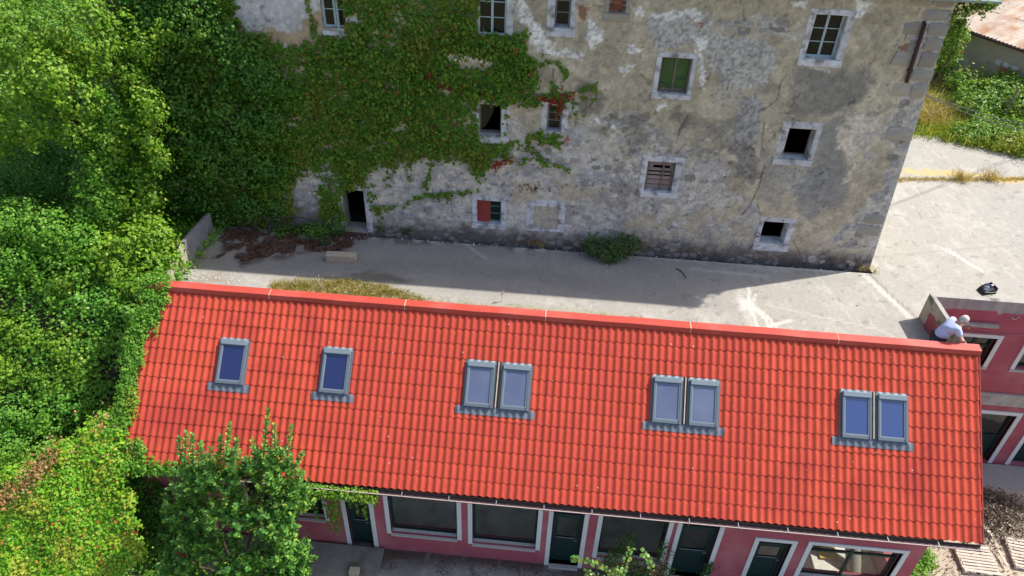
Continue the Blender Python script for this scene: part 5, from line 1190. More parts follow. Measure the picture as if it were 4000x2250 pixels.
plant('shrub', 'low dark shrub at the house foot left of the doorway', 'shrub',
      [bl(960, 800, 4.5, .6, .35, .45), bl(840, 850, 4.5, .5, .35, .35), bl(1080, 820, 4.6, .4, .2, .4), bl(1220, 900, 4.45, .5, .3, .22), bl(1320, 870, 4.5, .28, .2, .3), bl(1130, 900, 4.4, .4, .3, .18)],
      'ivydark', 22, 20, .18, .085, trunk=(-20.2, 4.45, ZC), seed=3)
# ---- lit trees on the slope
plant('vine_covered_tree', 'tall bright green tree under vines at the top left corner', 'tree',
      [bl(60, 120, 3.2, 1.1, .9, 1.1), bl(250, 60, 3.6, 1.0, .8, 1.0), bl(370, 180, 3.75, .7, .6, .8), bl(30, 330, 2.7, .9, .8, .9), bl(190, 300, 2.9, .8, .7, .8), bl(320, 380, 3.1, .6, .6, .7), bl(110, 470, 2.6, .7, .6, .6), bl(300, 500, 2.9, .55, .5, .5), bl(-80, 500, 2.4, .8, .7, .8)],
      'lime', 15, 24, .24, .105, trunk=(-25, 3.4, 0), seed=4)
plant('vine_covered_tree', 'narrow sunlit column of vines beside the dark hollow', 'tree',
      [bl(450, 420, 3.3, .45, .45, .6), bl(440, 560, 3.0, .4, .4, .6), bl(420, 690, 2.6, .36, .4, .6), bl(415, 800, 2.3, .4, .4, .6), bl(500, 640, 3.2, .3, .3, .4), bl(380, 620, 2.9, .4, .4, .6), bl(360, 760, 2.5, .4, .4, .5), bl(330, 830, 2.2, .45, .4, .4)],
      'vine', 20, 24, .2, .095, trunk=(-23.6, 2.7, -.6), seed=5, trunkr=.04)
plant('vine_covered_tree', 'slender yellow green tree catching the sun before the dark ivy', 'tree',
      [bl(600, 440, 3.1, .3, .3, .4), bl(575, 540, 2.95, .26, .26, .4), bl(625, 620, 3.0, .22, .22, .3), bl(520, 300, 3.6, .35, .35, .4), bl(570, 190, 3.85, .4, .35, .4), bl(480, 120, 4.0, .45, .4, .5), bl(640, 110, 4.1, .3, .3, .3), bl(560, 380, 3.3, .22, .22, .3), bl(560, 700, 2.85, .28, .26, .4), bl(530, 800, 2.6, .3, .26, .4), bl(480, 780, 2.5, .28, .26, .4), bl(600, 780, 2.8, .2, .2, .3), bl(560, 860, 2.45, .3, .25, .25)],
      'lime', 20, 20, .2, .1, trunk=(-22.95, 2.6, -.7), seed=51, trunkr=.03)
plant('shrub', 'rounded green bush below the dark hollow at the left edge', 'shrub',
      [bl(60, 860, 1.6, .7, .7, .6), bl(190, 900, 1.5, .6, .6, .6), bl(320, 950, 1.5, .6, .6, .6), bl(90, 1010, 1.1, .8, .7, .6), bl(260, 1060, 1.0, .7, .7, .6), bl(-60, 930, 1.4, .8, .7, .7)],
      'vine', 16, 24, .22, .1, trunk=(-25.2, 1.6, -1.2), seed=6)
plant('shrub', 'leafy elder bush pressed against the left end of the ridge', 'shrub',
      [bl(520, 960, 1.7, .5, .5, .55), bl(620, 930, 1.9, .42, .42, .45), bl(600, 1040, 1.5, .5, .5, .5), bl(480, 1060, 1.2, .5, .5, .5), bl(660, 1020, 1.7, .32, .32, .35), bl(560, 1120, .9, .45, .4, .4), bl(410, 990, 1.5, .45, .45, .5), bl(630, 1105, 1.1, .3, .3, .25)],
      'lime', 18, 22, .19, .12, trunk=(-22.6, 1.6, -1.0), seed=7)
plant('vine_covered_tree', 'dark leafed growth inside the hollow between the lit trees', 'tree',
      [bl(230, 700, 4.0, 1.1, .5, 1.0), bl(120, 640, 4.0, 1.0, .5, .9), bl(340, 640, 4.2, .7, .5, 1.1), bl(60, 760, 3.6, .9, .5, .7)],
      'ivydark', 13, 20, .28, .11, trunk=(-25.5, 4.2, -.2), seed=8)
plant('shrub', 'dark green bush along the upper left roof verge', 'shrub',
      [bl(440, 1180, .7, .55, .5, .5), bl(330, 1180, .6, .6, .5, .5), bl(500, 1230, .3, .4, .4, .4), bl(420, 1300, .1, .5, .4, .45), bl(510, 1340, -.3, .3, .3, .4), bl(200, 1150, .7, .6, .5, .5)],
      'elder', 17, 22, .2, .11, trunk=(-23.2, .4, -2.2), seed=9)
plant('shrub', 'broad bright bush at the left edge beside the roof', 'shrub',
      [bl(60, 1270, .2, .8, .7, .6), bl(200, 1330, 0, .65, .6, .5), bl(330, 1420, -.4, .6, .6, .5), bl(60, 1420, -.5, .8, .7, .6), bl(220, 1480, -.7, .7, .6, .5), bl(380, 1520, -.8, .45, .5, .5), bl(-60, 1350, 0, .8, .7, .6), bl(130, 1280, .1, .6, .6, .5), bl(280, 1350, -.2, .5, .5, .45)],
      'lime', 22, 26, .2, .095, trunk=(-25.2, -.4, -3.2), seed=10)
plant('shrub', 'green bush above the brown strip of dead vine', 'shrub',
      [bl(60, 1600, -1.5, .7, .6, .5), bl(210, 1620, -1.5, .6, .6, .5), bl(310, 1580, -1.3, .45, .5, .45), bl(40, 1740, -2.2, .7, .6, .5), bl(150, 1740, -2.2, .5, .5, .4), bl(30, 1850, -2.8, .6, .5, .4), bl(400, 1600, -1.2, .35, .4, .35)],
      'elder', 17, 24, .2, .085, trunk=(-25.2, -1.8, -4.4), seed=11)
# ---- yellow green vine carpet at the lower left: draped over a bank
def carpet():
    n = 3900; a, b = RNG.uniform(-.03, 1.1, n), RNG.uniform(-.06, 1, n); ok = (RNG.random(n) > sstep(.93, 1.12, a+.25*(noise(b*9, b*0, 1, 9)-.5))) & (RNG.random(n) > sstep(.05, -.1, b+.14*(noise(a*11, a*0, 1, 8)-.5))); a, b = a[ok], b[ok]
    tl, tr, br, bl_ = at(-60, 1975, -4.4), at(430, 1625, -2.45), at(490, 2190, -4.7), at(-60, 2560, -6.5)
    P = ((tl*(1-a[:, None])+tr*a[:, None])*(1-b[:, None])+(bl_*(1-a[:, None])+br*a[:, None])*b[:, None])
    P[:, 2] += .2*np.sin(math.pi*np.clip(b, 0, 1))**.8+.8*(fbm(P[:, 0], P[:, 1], .8, 44)-.5)
    Nn = unit(np.stack([.3+0*a, -.45+2.2*(fbm(P[:, 0], P[:, 1], .5, 45)-.5), .8+0*a], -1))
    return P, Nn
C_, N_ = carpet(); P, L = clumps(C_, N_, 22, .17*RNG.uniform(.6, 1.3, len(C_)), .3)
vt = thing('vine_bank', 'yellow green creeper with red leaves covering the bank at the lower left', 'vine', (-23.5, -3.5, -6.2))
me = leaf_mesh('foliage', P, L, .085*RNG.uniform(.6, 1.25, len(P)), 4, .3, .85, off=root_loc(vt)); me.materials.append(M['vineyellow']); obj('foliage', me, None, vt)
# brown dead strip at its upper edge
n = 1300; t = RNG.random(n); A, B = at(-40, 1975, -4.6), at(400, 1640, -2.65); P = A+(B-A)*t[:, None]+RNG.normal(size=(n, 3))*np.array((.2, .2, .12)); P = P[noise(P[:, 0], P[:, 1], .4, 333) > .45]; n = len(P)
me = leaf_mesh('dead_stems', P, RNG.normal(size=(n, 3))+np.array((0, -.3, 1)), .085*RNG.uniform(.5, 1.4, n), 4, .1, .6, off=root_loc(vt)); me.materials.append(M['deadvine']); obj('dead_stems', me, None, vt, kind='stuff')
# dim growth in the gap behind the shrub
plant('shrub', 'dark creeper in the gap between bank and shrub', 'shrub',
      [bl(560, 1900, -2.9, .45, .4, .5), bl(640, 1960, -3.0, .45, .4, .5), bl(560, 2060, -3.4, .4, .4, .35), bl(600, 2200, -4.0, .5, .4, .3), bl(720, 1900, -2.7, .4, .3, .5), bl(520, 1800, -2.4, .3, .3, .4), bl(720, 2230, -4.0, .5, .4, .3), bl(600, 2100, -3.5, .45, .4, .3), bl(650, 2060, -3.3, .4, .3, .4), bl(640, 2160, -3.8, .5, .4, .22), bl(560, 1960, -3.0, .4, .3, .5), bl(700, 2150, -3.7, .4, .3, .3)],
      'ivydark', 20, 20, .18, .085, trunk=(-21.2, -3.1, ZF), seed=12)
plant('shrub', 'bright low green growth at the bottom edge left of the tall shrub', 'shrub', [bl(600, 2235, -4.2, .45, .35, .2), bl(690, 2250, -4.3, .45, .35, .2), bl(540, 2262, -4.3, .4, .3, .2), bl(760, 2262, -4.5, .4, .3, .25)], 'lime', 26, 18, .15, .08, trunk=(-20.2, -4.3, ZF), seed=60, trunkr=.02)
# vine creeping over the left roof verge and eave
def verge_vine():
    n = 620; s = RNG.uniform(-.15, L12+.15, n); w = .14+.22*fbm(s, s*0, .8, 66)+np.where(s < 1.1, .12, 0)+np.where((s > 3.9), .3, 0)
    x = XL-.15+(RNG.random(n)*1.2)*w*1.6+np.where(s < 1.4, .12*(1.4-s), 0)
    P = np.array([rp(a, b, .1) for a, b in zip(x, s)])+RNG.normal(size=(n, 3))*.03
    # eave fringe
    m = 260; xe = RNG.uniform(XL, -18.6, m); P2 = np.stack([xe, np.full(m, YE-.03)+RNG.normal(size=m)*.07, ZE+.03+RNG.normal(size=m)*.09-.1*RNG.random(m)], -1)
    m = 520; xe = RNG.uniform(-17.6, -14.62, m); dens = RNG.random(m); P3 = np.stack([xe, YE-.12+RNG.normal(size=m)*.05, ZE-.06-.13*dens-.1*RNG.random(m)], -1)
    m = 60; P4 = np.stack([XL+RNG.random(m)**1.5*.75, RNG.uniform(-.02, .3, m), .24+RNG.normal(size=m)*.03], -1)
    return np.concatenate([P, P2, P3, P4])
C_ = verge_vine(); P, L = clumps(C_, np.tile(np.array((-.1, -.5, .85)), (len(C_), 1)), 11, .1, .4)
hang = []
for x, ln in ((-17.35, .9), (-16.9, 1.6), (-16.55, 1.1), (-16.0, 1.9), (-15.85, 2.1), (-15.72, 1.7), (-15.35, .8), (-15.2, 1.0), (-15.0, 1.25), (-14.72, .6), (-17.7, 1.3), (-16.3, 1.4), (-14.9, .45)):
    k = int(ln*75); t = RNG.random(k)**1.2; hang.append(np.stack([x+RNG.normal(size=k)*.05*(1.2-t), YE-.1+.06*t+RNG.normal(size=k)*.03, ZE-.12-ln*t], -1))
H = np.concatenate(hang); P = np.concatenate([P, H]); L = np.concatenate([L, unit(RNG.normal(size=H.shape)*.5+np.array((0, -1, .3)))])
rv = thing('roof_vine', 'green vine creeping over the roof edge and hanging from the gutter', 'vine', (-21.3, -1.5, -2))
me = leaf_mesh('foliage', P, L, .07*RNG.uniform(.6, 1.3, len(P)), 4, .5, .8, off=root_loc(rv)); me.materials.append(M['vineyellow2'] if 'vineyellow2' in M else M['vine']); obj('foliage', me, None, rv)

# ---- ivy on the old house wall
IVYL = [(470, -40), (930, -40), (930, 130), (1000, 700), (1140, 760), (1150, 850), (1000, 880), (840, 870), (480, 900)]
IVY = [(1240, -30), (1880, -30), (1868, 130), (1985, 138), (2048, 128), (2058, 190), (2062, 240), (2090, 262), (2085, 330), (2110, 372), (2180, 378), (2090, 398), (1990, 398), (1865, 395), (1850, 420), (1862, 480), (1885, 540), (1900, 560), (2000, 560), (2080, 535), (2130, 512), (2185, 515), (2170, 545), (2120, 560), (2050, 562), (2000, 590), (1930, 620), (1925, 660), (1880, 690), (1862, 655), (1820, 640), (1720, 625), (1640, 610), (1580, 640), (1530, 665), (1465, 645), (1440, 700), (1455, 742), (1400, 738), (1330, 745), (1300, 830), (1275, 870), (1240, 860), (1265, 780), (1250, 700), (1190, 690), (1140, 740), (1150, 820), (1090, 840), (1000, 700), (930, 500), (900, 200), (940, 130), (1010, 120), (1060, 160), (1160, 172), (1230, 150), (1262, 120), (1350, 150), (1356, 110), (1350, 40)]
HOLES = [([(1360, 50), (1410, 50), (1400, 92), (1358, 95)], .9), ([(1500, 70), (1590, 60), (1570, 110), (1520, 110)], .8), ([(1435, 160), (1480, 165), (1470, 195), (1445, 190)], .85), ([(1715, 200), (1800, 205), (1930, 240), (1940, 275), (1880, 280), (1740, 240)], .95),
         ([(1705, 275), (1790, 320), (1800, 345), (1705, 318)], .95), ([(1700, 335), (1790, 355), (1780, 370), (1700, 362)], .9), ([(1530, 470), (1620, 455), (1600, 505), (1520, 515)], .8), ([(1240, 555), (1380, 545), (1370, 575), (1260, 595)], .95), ([(1390, 560), (1430, 555), (1425, 585), (1395, 590)], .9), ([(1250, 640), (1320, 620), (1300, 670), (1265, 690)], .9),
         ([(1390, 428), (1470, 430), (1450, 475), (1390, 478)], .7), ([(1300, 440), (1330, 440), (1330, 470), (1305, 470)], .9), ([(1150, 690), (1240, 700), (1250, 790), (1200, 870), (1150, 860)], .96), ([(1180, 630), (1230, 650), (1250, 700), (1200, 690)], .8), ([(1425, 645), (1460, 640), (1450, 665), (1430, 660)], .8), ([(1560, 5), (1650, 0), (1640, 30), (1570, 35)], .6), ([(1690, 395), (1790, 385), (1770, 430), (1700, 430)], .45), ([(1700, 610), (1790, 600), (1780, 625), (1710, 630)], .7)]
TEND = [([(2070, 365), (2200, 372), (2280, 348), (2335, 325)], 9, .8), ([(2105, 255), (2150, 232), (2195, 262), (2205, 300), (2190, 330)], 6, .5), ([(2160, 290), (2168, 360)], 4, .5), ([(2180, 385), (2240, 400), (2235, 440), (2215, 470)], 8, .5), ([(2290, 375), (2290, 420), (2275, 440)], 4, .5), ([(2110, 210), (2150, 215)], 4, .4), ([(2330, 330), (2330, 380), (2300, 420)], 4, .5),
        ([(1445, 745), (1470, 800), (1560, 805), (1640, 775), (1740, 755), (1830, 758)], 9, .8), ([(1690, 775), (1780, 775)], 6, .6), ([(1760, 775), (1768, 830)], 4, .4), ([(1465, 800), (1490, 860)], 12, .6), ([(1930, 610), (2010, 620), (2080, 628)], 8, .7), ([(2060, 570), (2110, 610), (2170, 645), (2230, 640)], 7, .7), ([(2030, 590), (2110, 600)], 8, .5), ([(1535, 660), (1530, 710)], 7, .7), ([(1595, 640), (1590, 700)], 6, .5), ([(1685, 620), (1680, 730)], 7, .6), ([(1862, 655), (1865, 725)], 8, .8), ([(2120, 520), (2180, 560)], 14, .7), ([(1205, 10), (1215, 60), (1225, 130)], 8, .7), ([(1190, 0), (1200, 40)], 6, .5),
        ([(2140, 372), (2185, 390), (2188, 415)], 10, .8), ([(2255, 440), (2245, 500)], 4, .3), ([(1975, 430), (1985, 520)], 5, .35), ([(1330, 745), (1320, 800), (1345, 850)], 14, .7), ([(1900, 400), (1960, 410)], 8, .6), ([(1690, 735), (1690, 790)], 3, .3)]
def wall_ivy():
    n = 84000; qx, qy = RNG.uniform(460, 2360, n), RNG.uniform(-40, 880, n)
    P = np.array([at(a, b, YW) for a, b in zip(qx[:1], qy[:1])])
    D = FW[None]+RT[None]*((qx-2000)/FPX)[:, None]-UP[None]*((qy-1125)/FPX)[:, None]; t = (YW-CAM[1])/D[:, 1]; P = CAM+D*t[:, None]
    wx = qx+50*(fbm(P[:, 0], P[:, 2], .5, 201)-.5)+30*(noise(P[:, 0], P[:, 2], .12, 203)-.5); wy = qy+50*(fbm(P[:, 0], P[:, 2], .5, 202)-.5)+30*(noise(P[:, 0], P[:, 2], .12, 204)-.5)
    dens = np.maximum(sstep(-6, 14, poly_sd(wx, wy, IVY)), sstep(-6, 14, poly_sd(wx, wy, IVYL)))
    for poly, a in HOLES: dens = dens*(1-a*sstep(-8, 10, poly_sd(wx, wy, poly)))
    dens *= .3+1.0*sstep(.35, .5, fbm(P[:, 0], P[:, 2], .42, 205))
    for o, i in [OPEN[k] for k in ('w1', 'w2', 'w9', 'w10', 'door', 'w3')]:
        ins = (P[:, 0] > i[0]) & (P[:, 0] < i[1]) & (P[:, 2] > i[2]) & (P[:, 2] < i[3]); dens = np.where(ins, dens*.04, dens)
    for pts, w, a in TEND:
        d = line_d(wx, wy, pts); dens = np.maximum(dens, .8*a*sstep(w*1.15, w*.3, d))
    k = RNG.random(n) < dens*.8
    return P[k], dens[k]
WP, wd = wall_ivy()
bul = fbm(WP[:, 0], WP[:, 2], .7, 210, 4); thick = .05+.3*np.clip(bul-.3, 0, 1)*wd
WP0 = WP; P = np.repeat(WP, 2, 0); P = P+RNG.normal(size=P.shape)*.03; P[:, 1] = YW-.04-np.repeat(thick, 2)*RNG.random(len(P))
gz_ = np.repeat(fbm(WP[:, 0], WP[:, 2]+.08, .7, 210, 4)-bul, 2)*4
Nn = unit(np.stack([RNG.normal(size=len(P))*.4, -1+RNG.normal(size=len(P))*.2, .55-gz_+RNG.normal(size=len(P))*.35], -1))
kk = RNG.integers(0, len(WP0), 1500); kk = kk[wd[kk] > .97]; Cc = WP0[kk].copy(); Cc[:, 1] -= RNG.uniform(.08, .34, len(kk)); P2, N2 = clumps(Cc, np.tile((0, -.85, .5), (len(Cc), 1)), 18, .16*RNG.uniform(.5, 1.7, len(Cc)), .3); P2[:, 1] = np.minimum(P2[:, 1], YW-.06); P = np.concatenate([P, P2]); Nn = np.concatenate([Nn, N2])
wi = thing('wall_ivy', 'green creeper with reddish leaves spread over the old house wall', 'ivy', (-16, YW, ZC))
me = leaf_mesh('foliage', P, Nn, .095*RNG.uniform(.55, 1.35, len(P)), 4, 1.2, .85, off=root_loc(wi)); me.materials.append(M['ivy']); obj('foliage', me, None, wi)
# red autumn sprays and bare stems
RED = [([(2145, 385), (2190, 392), (2188, 440)], 80), ([(2190, 372), (2240, 366)], 22), ([(1665, 290), (1690, 292)], 26), ([(1700, 318), (1790, 345)], 26), ([(1930, 632), (2000, 618)], 40), ([(1690, 480), (1700, 530)], 30), ([(1940, 645), (1945, 640)], 14), ([(1800, 355), (1900, 365)], 14), ([(2040, 285), (2100, 265)], 10), ([(2100, 375), (2160, 385)], 30)]
pts = []
for ln, k in RED:
    for _ in range(k):
        j = random.randrange(len(ln)-1); t = random.random(); q = (ln[j][0]+(ln[j+1][0]-ln[j][0])*t+random.gauss(0, 7), ln[j][1]+(ln[j+1][1]-ln[j][1])*t+random.gauss(0, 7)); p_ = at(*q, YW); p_[1] = YW-.05-.2*random.random(); pts.append(p_)
M['redleaf'] = leaf_mat('red vine leaf', [(0, (.16, .018, .012)), (.6, (.28, .03, .016)), (1, (.4, .12, .03))], .3)
P = np.array(pts); me = leaf_mesh('red_leaves', P, unit(np.stack([RNG.normal(size=len(P))*.4, -1+0*P[:, 0], .4+RNG.normal(size=len(P))*.3], -1)), .085*RNG.uniform(.6, 1.2, len(P)), 4, 1, .85, off=root_loc(wi)); me.materials.append(M['redleaf']); obj('red_leaves', me, None, wi)
mb = MB()
for pts_, w_, a_ in TEND:
    mb.tube([at(*q, YW-.045) for q in pts_], .007, 4)
obj('stem', mb, M['twig'], wi)

# ---- small bushes and weeds at the foot of the wall
plant('shrub', 'round dark bush growing at the foot of the old wall', 'shrub',
      [bl(2330, 965, 4.35, .34, .28, .28), bl(2420, 965, 4.35, .36, .28, .3), bl(2470, 950, 4.42, .26, .24, .26), bl(2380, 990, 4.2, .4, .3, .2), bl(2300, 945, 4.45, .18, .18, .2)], 'shrubshade', 60, 20, .11, .06, trunk=(-9.0, 4.35, ZC), seed=20, trunkr=.03)
for (qx, qy, r, lab) in ((1590, 905, .17, 'small green weed left of the red shuttered window'), (1480, 895, .2, 'small green plant just right of the doorway'), (2195, 945, .11, 'small green weed under the blind arched window'), (2830, 990, .08, 'tiny green tuft left of the low dark square window'), (1275, 945, .17, 'small dark green plant among the fallen leaves')):
    b = hz(qx, qy+8, ZC); plant('weed', lab, 'weed', [(b[0], b[1], ZC+r*.7, r, r*.8, r*.8)], 'shrubshade' if qx != 2195 else 'vine', 90, 14, .07, .055, trunk=(b[0], b[1], ZC), seed=int(qx), trunkr=.012)
def grass(name, label, cat, centers, n, hgt, mt, spread=.12, kind=None, lean=.35, width=.008, parent=None):
    c = np.repeat(np.array(centers, float), n, 0); c[:, :2] += RNG.normal(size=(len(c), 2))*spread
    h = hgt*RNG.uniform(.5, 1.2, len(c)); d = RNG.normal(size=(len(c), 3))*lean; d[:, 2] = 1; d = unit(d); s = unit(np.cross(d, RNG.normal(size=d.shape)))
    bend = RNG.normal(size=(len(c), 3))*.25; bend[:, 2] = -.15
    mid = c+d*h[:, None]*.55; tip = c+d*h[:, None]+bend*h[:, None]
    V = np.stack([c-s*width, c+s*width, mid+s*width*.8, tip+s*width*.15, tip-s*width*.15, mid-s*width*.8], 1).reshape(-1, 3); b = np.arange(len(c))[:, None]*6
    Q = np.concatenate([b+np.array([[0, 1, 2, 5]]), b+np.array([[5, 2, 3, 4]])]); o_ = centers[0] if kind is None else (0, 0, 0)
    me = np_mesh(name, V, Q, None, False, o_); me.materials.append(M[mt]); o = bpy.data.objects.new(name, me); COL.objects.link(o); o.location = o_
    return set_props(o, label, cat, None, kind)
for qx0, qx1, qy0, qy1, n, lab in ((1880, 1960, 915, 930, 60, 'dry straw grass under the red shuttered window'), (1985, 2120, 930, 960, 110, 'dry straw grass at the wall foot below the blind window'), (2950, 3030, 990, 1015, 70, 'dry straw tuft below the low dark square window'), (1500, 1560, 895, 905, 40, 'thin dry grass between doorway and weeds'), (3370, 3420, 1060, 1065, 14, 'little dry tuft at the right foot of the old house corner')):
    cs = [hz(qx0+(qx1-qx0)*t+random.gauss(0, 4), qy0+(qy1-qy0)*t+random.gauss(0, 4), ZC) for t in np.linspace(0, 1, n//4)]
    grass('dry_grass', lab, 'grass', cs, 12, .3, 'drygrass', .05)
# grass patch behind the ridge and along the yard edge
cs = []
while len(cs) < 520:
    qx, qy = random.uniform(1050, 1680), random.uniform(1080, 1200)
    if poly_sd(np.array([qx]), np.array([qy]), [(1060, 1105), (1200, 1100), (1350, 1097), (1500, 1120), (1620, 1152), (1660, 1190), (1640, 1230), (1060, 1170)])[0] > 0: cs.append(hz(qx, qy, ZC))
grass('yard_grass', 'yellow green grass patch in the yard just behind the ridge', 'grass', cs, 12, .13, 'mixgrass', .07, 'stuff', .6, .007)
cs = [hz(random.uniform(1640, 2420), 0, ZC) for _ in range(1)]; cs = []
for _ in range(260):
    t = random.random()**1.3; qx = 1640+900*t; qy = 1172+95*t*.86+random.gauss(0, 9)+6; cs.append(hz(qx, qy, ZC))
grass('moss_fringe', 'mossy fringe of short grass along the ridge', 'grass', cs, 8, .05, 'mixgrass', .06, 'stuff', .8, .006)
for qx, qy, hh, lab in ((1258, 1150, .55, 'tall dry seed stalk rising from the yard grass'), (1160, 1120, .4, 'reddish dry twig weed at the left of the yard grass'), (1960, 1180, .4, 'thin pale weed stalk behind the ridge')):
    b = np.array(hz(qx, qy, ZC)); mb = MB()
    for _ in range(9):
        d = np.array((random.gauss(0, .25), random.gauss(0, .25), 1.0)); k0 = b+np.array((0, 0, hh*random.uniform(.2, .6))); mb.tube([b if _ == 0 else k0, k0+d*hh*.25, k0+d*hh*random.uniform(.4, .6)], [.008, .006, .003], 4)
    o = obj('dry_weed', mb, M['drystalk'] if 'drystalk' in M else M['batten']); set_props(o, lab, 'weed')
# far strip of dry grass and the meadow
cs = [(x, 11.15+(x-2.5)*.16+random.gauss(0, .07), ZC) for x in np.linspace(1.6, 12.5, 330)]
grass('dry_grass_strip', 'strip of dry grass in the joint of the far concrete', 'grass', cs, 10, .12, 'drygrass', .07, 'stuff', .5)
for x, lab in ((4.55, 'taller dry tuft at the left on the grass strip'), (5.75, 'taller dry tuft at the right on the grass strip')):
    grass('dry_tuft', lab, 'grass', [(x, 11.15+(x-2.5)*.16, ZC)]*3, 45, .55, 'drygrass', .16, None, .45)
cs = []
for _ in range(2600):
    x, y = random.uniform(-.5, 13), random.uniform(13.2, 24)
    lim = 15.4-(x-4.2)*.37
    if y > lim and y < lim+9: cs.append((x, y, meadow_z(np.array([x]), np.array([y]))[0]))
grass('meadow_grass', 'tall yellow green meadow grass behind the concrete yard', 'grass', cs, 9, .6, 'grass', .2, 'stuff', .4, .014)
cs = []
for _ in range(500):
    q = (random.uniform(3560, 3720), random.uniform(260, 500)); p_ = hz(*q, ZC); cs.append((p_[0], p_[1], ZC))
grass('meadow_straw', 'tall straw coloured grass beside the old house corner', 'grass', cs, 10, .85, 'drygrass', .22, 'stuff', .4, .012)
plant('shrub', 'sunny green bush in the middle of the meadow', 'shrub', [bl(3830, 380, 18.5, 1.0, .8, .7), bl(3780, 330, 20, .9, .8, .6), bl(3880, 430, 17.5, .9, .8, .6), bl(3800, 420, 17.6, .7, .7, .5)], 'farbush', 14, 22, .3, .13, trunk=(8.2, 18.6, -.6), seed=30)
plant('shrub', 'green bush at the right edge before the outbuilding', 'shrub', [bl(3960, 370, 18.2, 1.0, .8, .6), bl(4020, 430, 17, 1.1, .8, .7), bl(3930, 330, 19.3, .7, .6, .5), bl(4060, 380, 18, 1, .8, .7)], 'farbush', 14, 22, .3, .13, trunk=(10.0, 18.0, -.6), seed=31)
plant('shrub', 'low leafy bush along the far edge of the concrete', 'shrub', [bl(3780, 520, 15.4, .8, .5, .35), bl(3870, 540, 15.0, .8, .5, .35), bl(3960, 560, 14.6, .8, .5, .35), bl(3850, 490, 16.0, .7, .5, .4), bl(3960, 510, 15.6, .8, .5, .45), bl(4040, 570, 14.3, .8, .5, .4)], 'farbush', 16, 22, .26, .11, trunk=(7.0, 15.3, -.7), seed=32)
plant('creeper', 'green creeper climbing the near corner of the outbuilding', 'creeper', [bl(3715, 130, 21.6, .45, .4, .6), bl(3710, 180, 21.4, .45, .4, .6), bl(3700, 225, 21.0, .4, .4, .6), bl(3745, 150, 21.4, .3, .3, .5)], 'farbush', 26, 20, .22, .12, trunk=(7.1, 21.2, -.7), seed=33)

# ---- low ground cover of vines over the whole slope
def slope_cover():
    n = 11000; x, y = -21.3-RNG.random(n)**1.2*16, RNG.uniform(-7.5, 22, n); z = terrain_z(x, y)+RNG.uniform(0, .25, n)
    keep = ~((x > -22) & (y < -5)); Pc = np.stack([x, y, z], -1)[keep]; q = pix(Pc); k2 = (q[:, 0] > -150) & (q[:, 0] < 900); Pc = Pc[k2]
    return clumps(Pc, np.tile((.1, -.3, .9), (len(Pc), 1)), 20, .3*RNG.uniform(.6, 1.4, len(Pc)), .4)
P, L = slope_cover(); me = leaf_mesh('ground_cover', P, L, .1*RNG.uniform(.6, 1.25, len(P)), 4, .3, .85); me.materials.append(M['vine']); o = obj('ground_cover', me, None); set_props(o, 'vines and leaves carpeting the slope between the trees', 'ground cover', None, 'stuff')
plant('creeper', 'ivy tuft clinging to the top right corner of the old house', 'creeper', [(-1.15, 4.85, 6.85, .16, .2, .3), (-.98, 4.95, 6.35, .14, .2, .35), (-.7, 4.8, 7.15, .3, .25, .14), (-.85, 5.1, 5.9, .12, .2, .3)], 'ivy', 90, 10, .1, .075, trunk=(-1.1, 4.9, 5.2), seed=50, trunkr=.015)
# ---- the big glossy shrub in front of the red roof
def shoot(base, tip, n, size, P, N, D, bend=.06):
    base, tip = np.array(base), np.array(tip); ax = tip-base; L_ = np.linalg.norm(ax); ax = ax/(L_+1e-9)
    a = np.cross(ax, (0, 0, 1.) if abs(ax[2]) < .9 else (1., 0, 0)); a /= np.linalg.norm(a); b = np.cross(ax, a)
    for k in range(n):
        t = (k+.5)/n; g = k*2.4+random.uniform(-.3, .3); rad = math.cos(g)*a+math.sin(g)*b; el = .55+.5*t
        d = rad*(1.1-.45*t)+ax*el; d /= np.linalg.norm(d); sz = size*(1.05-.45*t*t)*random.uniform(.8, 1.15); p_ = base+ax*L_*t+d*sz*.5
        nn = ax-d*(ax@d); nn = nn/(np.linalg.norm(nn)+1e-9)+np.array((random.gauss(0, .2), random.gauss(0, .2), .25)); P.append(p_); N.append(nn); D.append(d)
